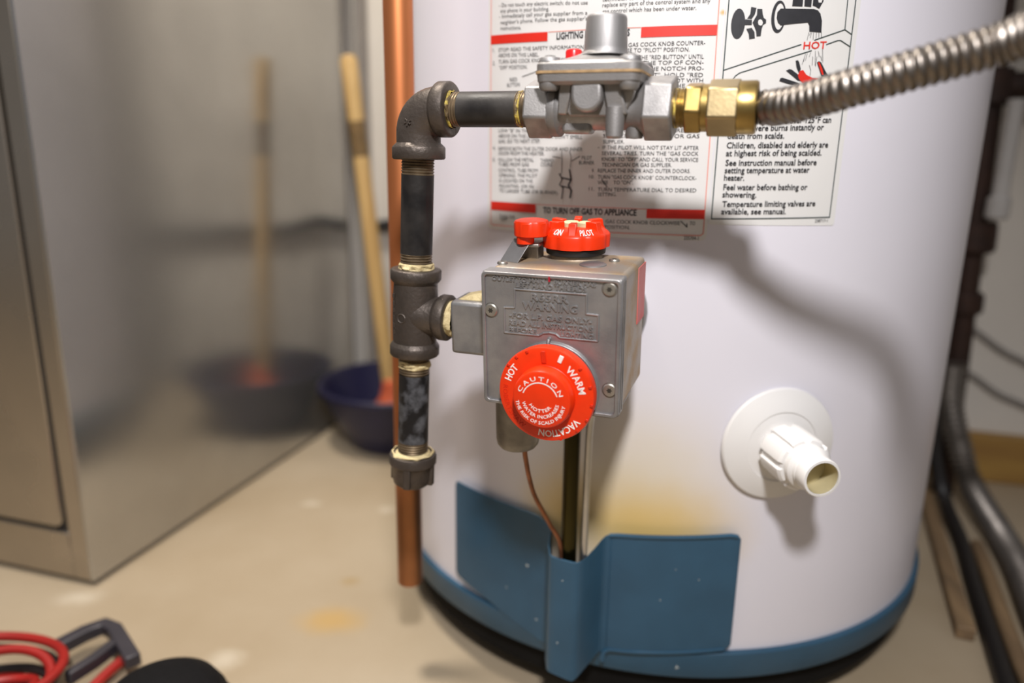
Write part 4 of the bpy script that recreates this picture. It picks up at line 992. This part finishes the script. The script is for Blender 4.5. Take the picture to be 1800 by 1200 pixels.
def flatbar(name, pts, w, h, parent, material):
    mb = MB()
    vs = []; fs = []
    P_ = [Vector(p) for p in pts]
    for i, p in enumerate(P_):
        d = (P_[min(i + 1, len(P_) - 1)] - P_[max(i - 1, 0)]); d.z = 0; d.normalize()
        s = Vector((-d.y, d.x, 0)) * w / 2
        vs += [p - s, p + s, p + s + Vector((0, 0, h)), p - s + Vector((0, 0, h))]
    for i in range(len(P_) - 1):
        a, b = 4 * i, 4 * i + 4
        for k in range(4): fs.append((a + k, a + (k + 1) % 4, b + (k + 1) % 4, b + k))
    e = 4 * (len(P_) - 1)
    fs += [(0, 3, 2, 1), (e, e + 1, e + 2, e + 3)]
    mb.add(vs, fs)
    return mb.build(name, material, parent, bevel=0.0015)
REL = lambda p: (p[0] + 0.455, p[1] - 0.518, p[2])
flatbar('clamp_arm', [REL(p) for p in CLAMP_A], 0.013, 0.012, cc, M['clamp'])
flatbar('clamp_arm', [REL(p) for p in CLAMP_B], 0.009, 0.012, cc, M['clamp'])
mb = MB(); mb.tube([REL(p) for p in CLAMP_R], 0.0048, 12); mb.build('red_lead', M['redcable'], cc, smooth=60)
bg = thing('tool_bag', 'black fabric tool bag with rounded top at the bottom edge of the view', 'bag', Matrix.Translation((-0.270, 0.495, 0)))
mb = MB()
prof = [(0.0, 0.085), (0.020, 0.0835), (0.038, 0.078), (0.052, 0.068), (0.060, 0.054), (0.064, 0.036), (0.064, 0.016), (0.060, 0.003), (0.0, 0.001)]
mb.lathe(prof, 48, Matrix.Rotation(math.radians(15), 4, 'Z') @ Matrix.Diagonal((0.80, 0.80, 0.76, 1)))
mb.build('bag_body', M['fabric'], bg)
mb = MB(); mb.tube([Vector((0.0635 * 0.80 * math.cos(a), 0.0635 * 0.80 * math.sin(a), 0.0304)) for a in [2 * PI * k / 40 for k in range(41)]], 0.0016, 8, cap=False); mb.build('bag_piping', M['blackcable'], bg)

# ------------------------------------------------------------------ pipes and hoses at the right
ip = thing('iron_pipe', 'dark rust-brown vertical iron pipe with couplings behind the tank at right', 'pipe', Matrix.Translation((0.624, 0.990, 0)) @ Matrix.Rotation(math.radians(-2.4), 4, 'Y'))
mb = MB(); mb.lathe([(0.0145, 0.0), (0.0145, 1.3)], 28); mb.build('pipe_run', M['darkpipe'], ip)
for z0_, z1_, r in ((0.345, 0.385, 0.027), (0.262, 0.290, 0.022), (0.53, 0.575, 0.024)):
    mb = MB(); mb.lathe([(r - 0.003, z0_), (r, z0_ + 0.004), (r, z1_ - 0.004), (r - 0.003, z1_)], 28); mb.build('coupling', M['darkpipe'], ip)
mb = MB(); mb.lathe([(0.017, 0.0), (0.017, 0.16)], 28, axis((0.012, -0.004, 0.553), (0.959, -0.283, 0))); mb.build('pipe_branch', M['darkpipe'], ip)
vp = thing('supply_pipe', 'short pale grey vertical pipe hanging right of the dark iron pipe', 'pipe', Matrix.Translation((0.613, 0.956, 0)))
mb = MB(); mb.lathe([(0.0095, 0.415), (0.0095, 0.536)], 24); mb.build('pipe_run', M['pvc'], vp)
mb = MB(); mb.lathe([(0.010, 0.39), (0.0135, 0.393), (0.0135, 0.416), (0.010, 0.42)], 24); mb.build('pipe_socket', M['pvc'], vp)
def hose(name, label, cat, pts, r, material, ridge=0.0, pitch=0.006):
    H_ = spline(pts, 40)
    L = [0.0]
    for a, b in zip(H_, H_[1:]): L.append(L[-1] + (b - a).length)
    out = []; rad = []; i = 0; d = 0.0; st = pitch / 6 if ridge else 0.006
    while d < L[-1]:
        while i < len(L) - 2 and L[i + 1] < d: i += 1
        out.append(H_[i].lerp(H_[i + 1], (d - L[i]) / max(1e-9, L[i + 1] - L[i])))
        rad.append(r + ridge * math.cos(2 * PI * d / pitch)); d += st
    mb = MB(); mb.tube(out, rad, 20)
    return tag(mb.build(name, material, smooth=70), label, cat)
hose('flex_conduit', 'grey corrugated metal conduit snaking down to the floor at right', 'conduit', CONDUIT, 0.0145, M['grey_hose'], 0.0020, 0.0085)
hose('rubber_hose', 'black rubber hose running along the floor right of the tank', 'hose', HOSE_B, 0.0085, M['blackcable'])
hose('brown_hose', 'dull brown hose lying between the black hose and grey conduit', 'hose', HOSE_C, 0.0075, M['stickwood'])
mb = MB(axis((0.584, 0.965, 0.0075), (-0.130, -0.322, 0.0))); mb.box(-0.0085, 0.0085, -0.007, 0.007, 0.0, 0.345)
tag(mb.build('wood_stick', M['stickwood'], bevel=0.0015), 'narrow weathered wooden stick lying on the floor right of the tank', 'stick')
for k, (z_a, z_b, z_c, lab) in enumerate(((0.2350, 0.188, 0.160, 'upper shadow streak shaped as a thin tube across the back wall at right'), (0.1650, 0.1266, 0.105, 'lower shadow streak shaped as a thin tube across the back wall at right'))):
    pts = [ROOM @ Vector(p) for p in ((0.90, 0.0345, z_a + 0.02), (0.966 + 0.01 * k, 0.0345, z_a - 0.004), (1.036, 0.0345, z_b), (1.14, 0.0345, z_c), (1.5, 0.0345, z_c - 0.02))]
    mb = MB(); mb.tube(spline(pts, 14), 0.0045, 12)  # thin grey tubes added in place of soft shadows on the wall
    tag(mb.build('wall_shadow_streak', M['conduit_streak_grey'], smooth=60), lab, 'cable', 'shadow streaks on the back wall')

# ------------------------------------------------------------------ pipes on the back wall by the furnace
pts = [ROOM @ Vector(p) for p in ((0.014, 0.029, 0.012), (0.014, 0.029, 0.7), (0.014, 0.029, 1.5))]
mb = MB(); mb.tube(pts, 0.0095, 16); tag(mb.build('wall_conduit', M['conduit_streak_grey'], smooth=60), 'slim grey vertical conduit in the corner between furnace and back wall', 'conduit')
pts = [ROOM @ Vector(p) for p in ((0.030, 0.026, 0.335), (0.08, 0.026, 0.340), (0.15, 0.026, 0.322), (0.26, 0.026, 0.315), (0.45, 0.026, 0.30))]
mb = MB(); mb.tube(spline(pts, 10), 0.0095, 16); tag(mb.build('wall_hose', M['blackcable'], smooth=60), 'black hose running level along the back wall behind the plunger', 'hose')
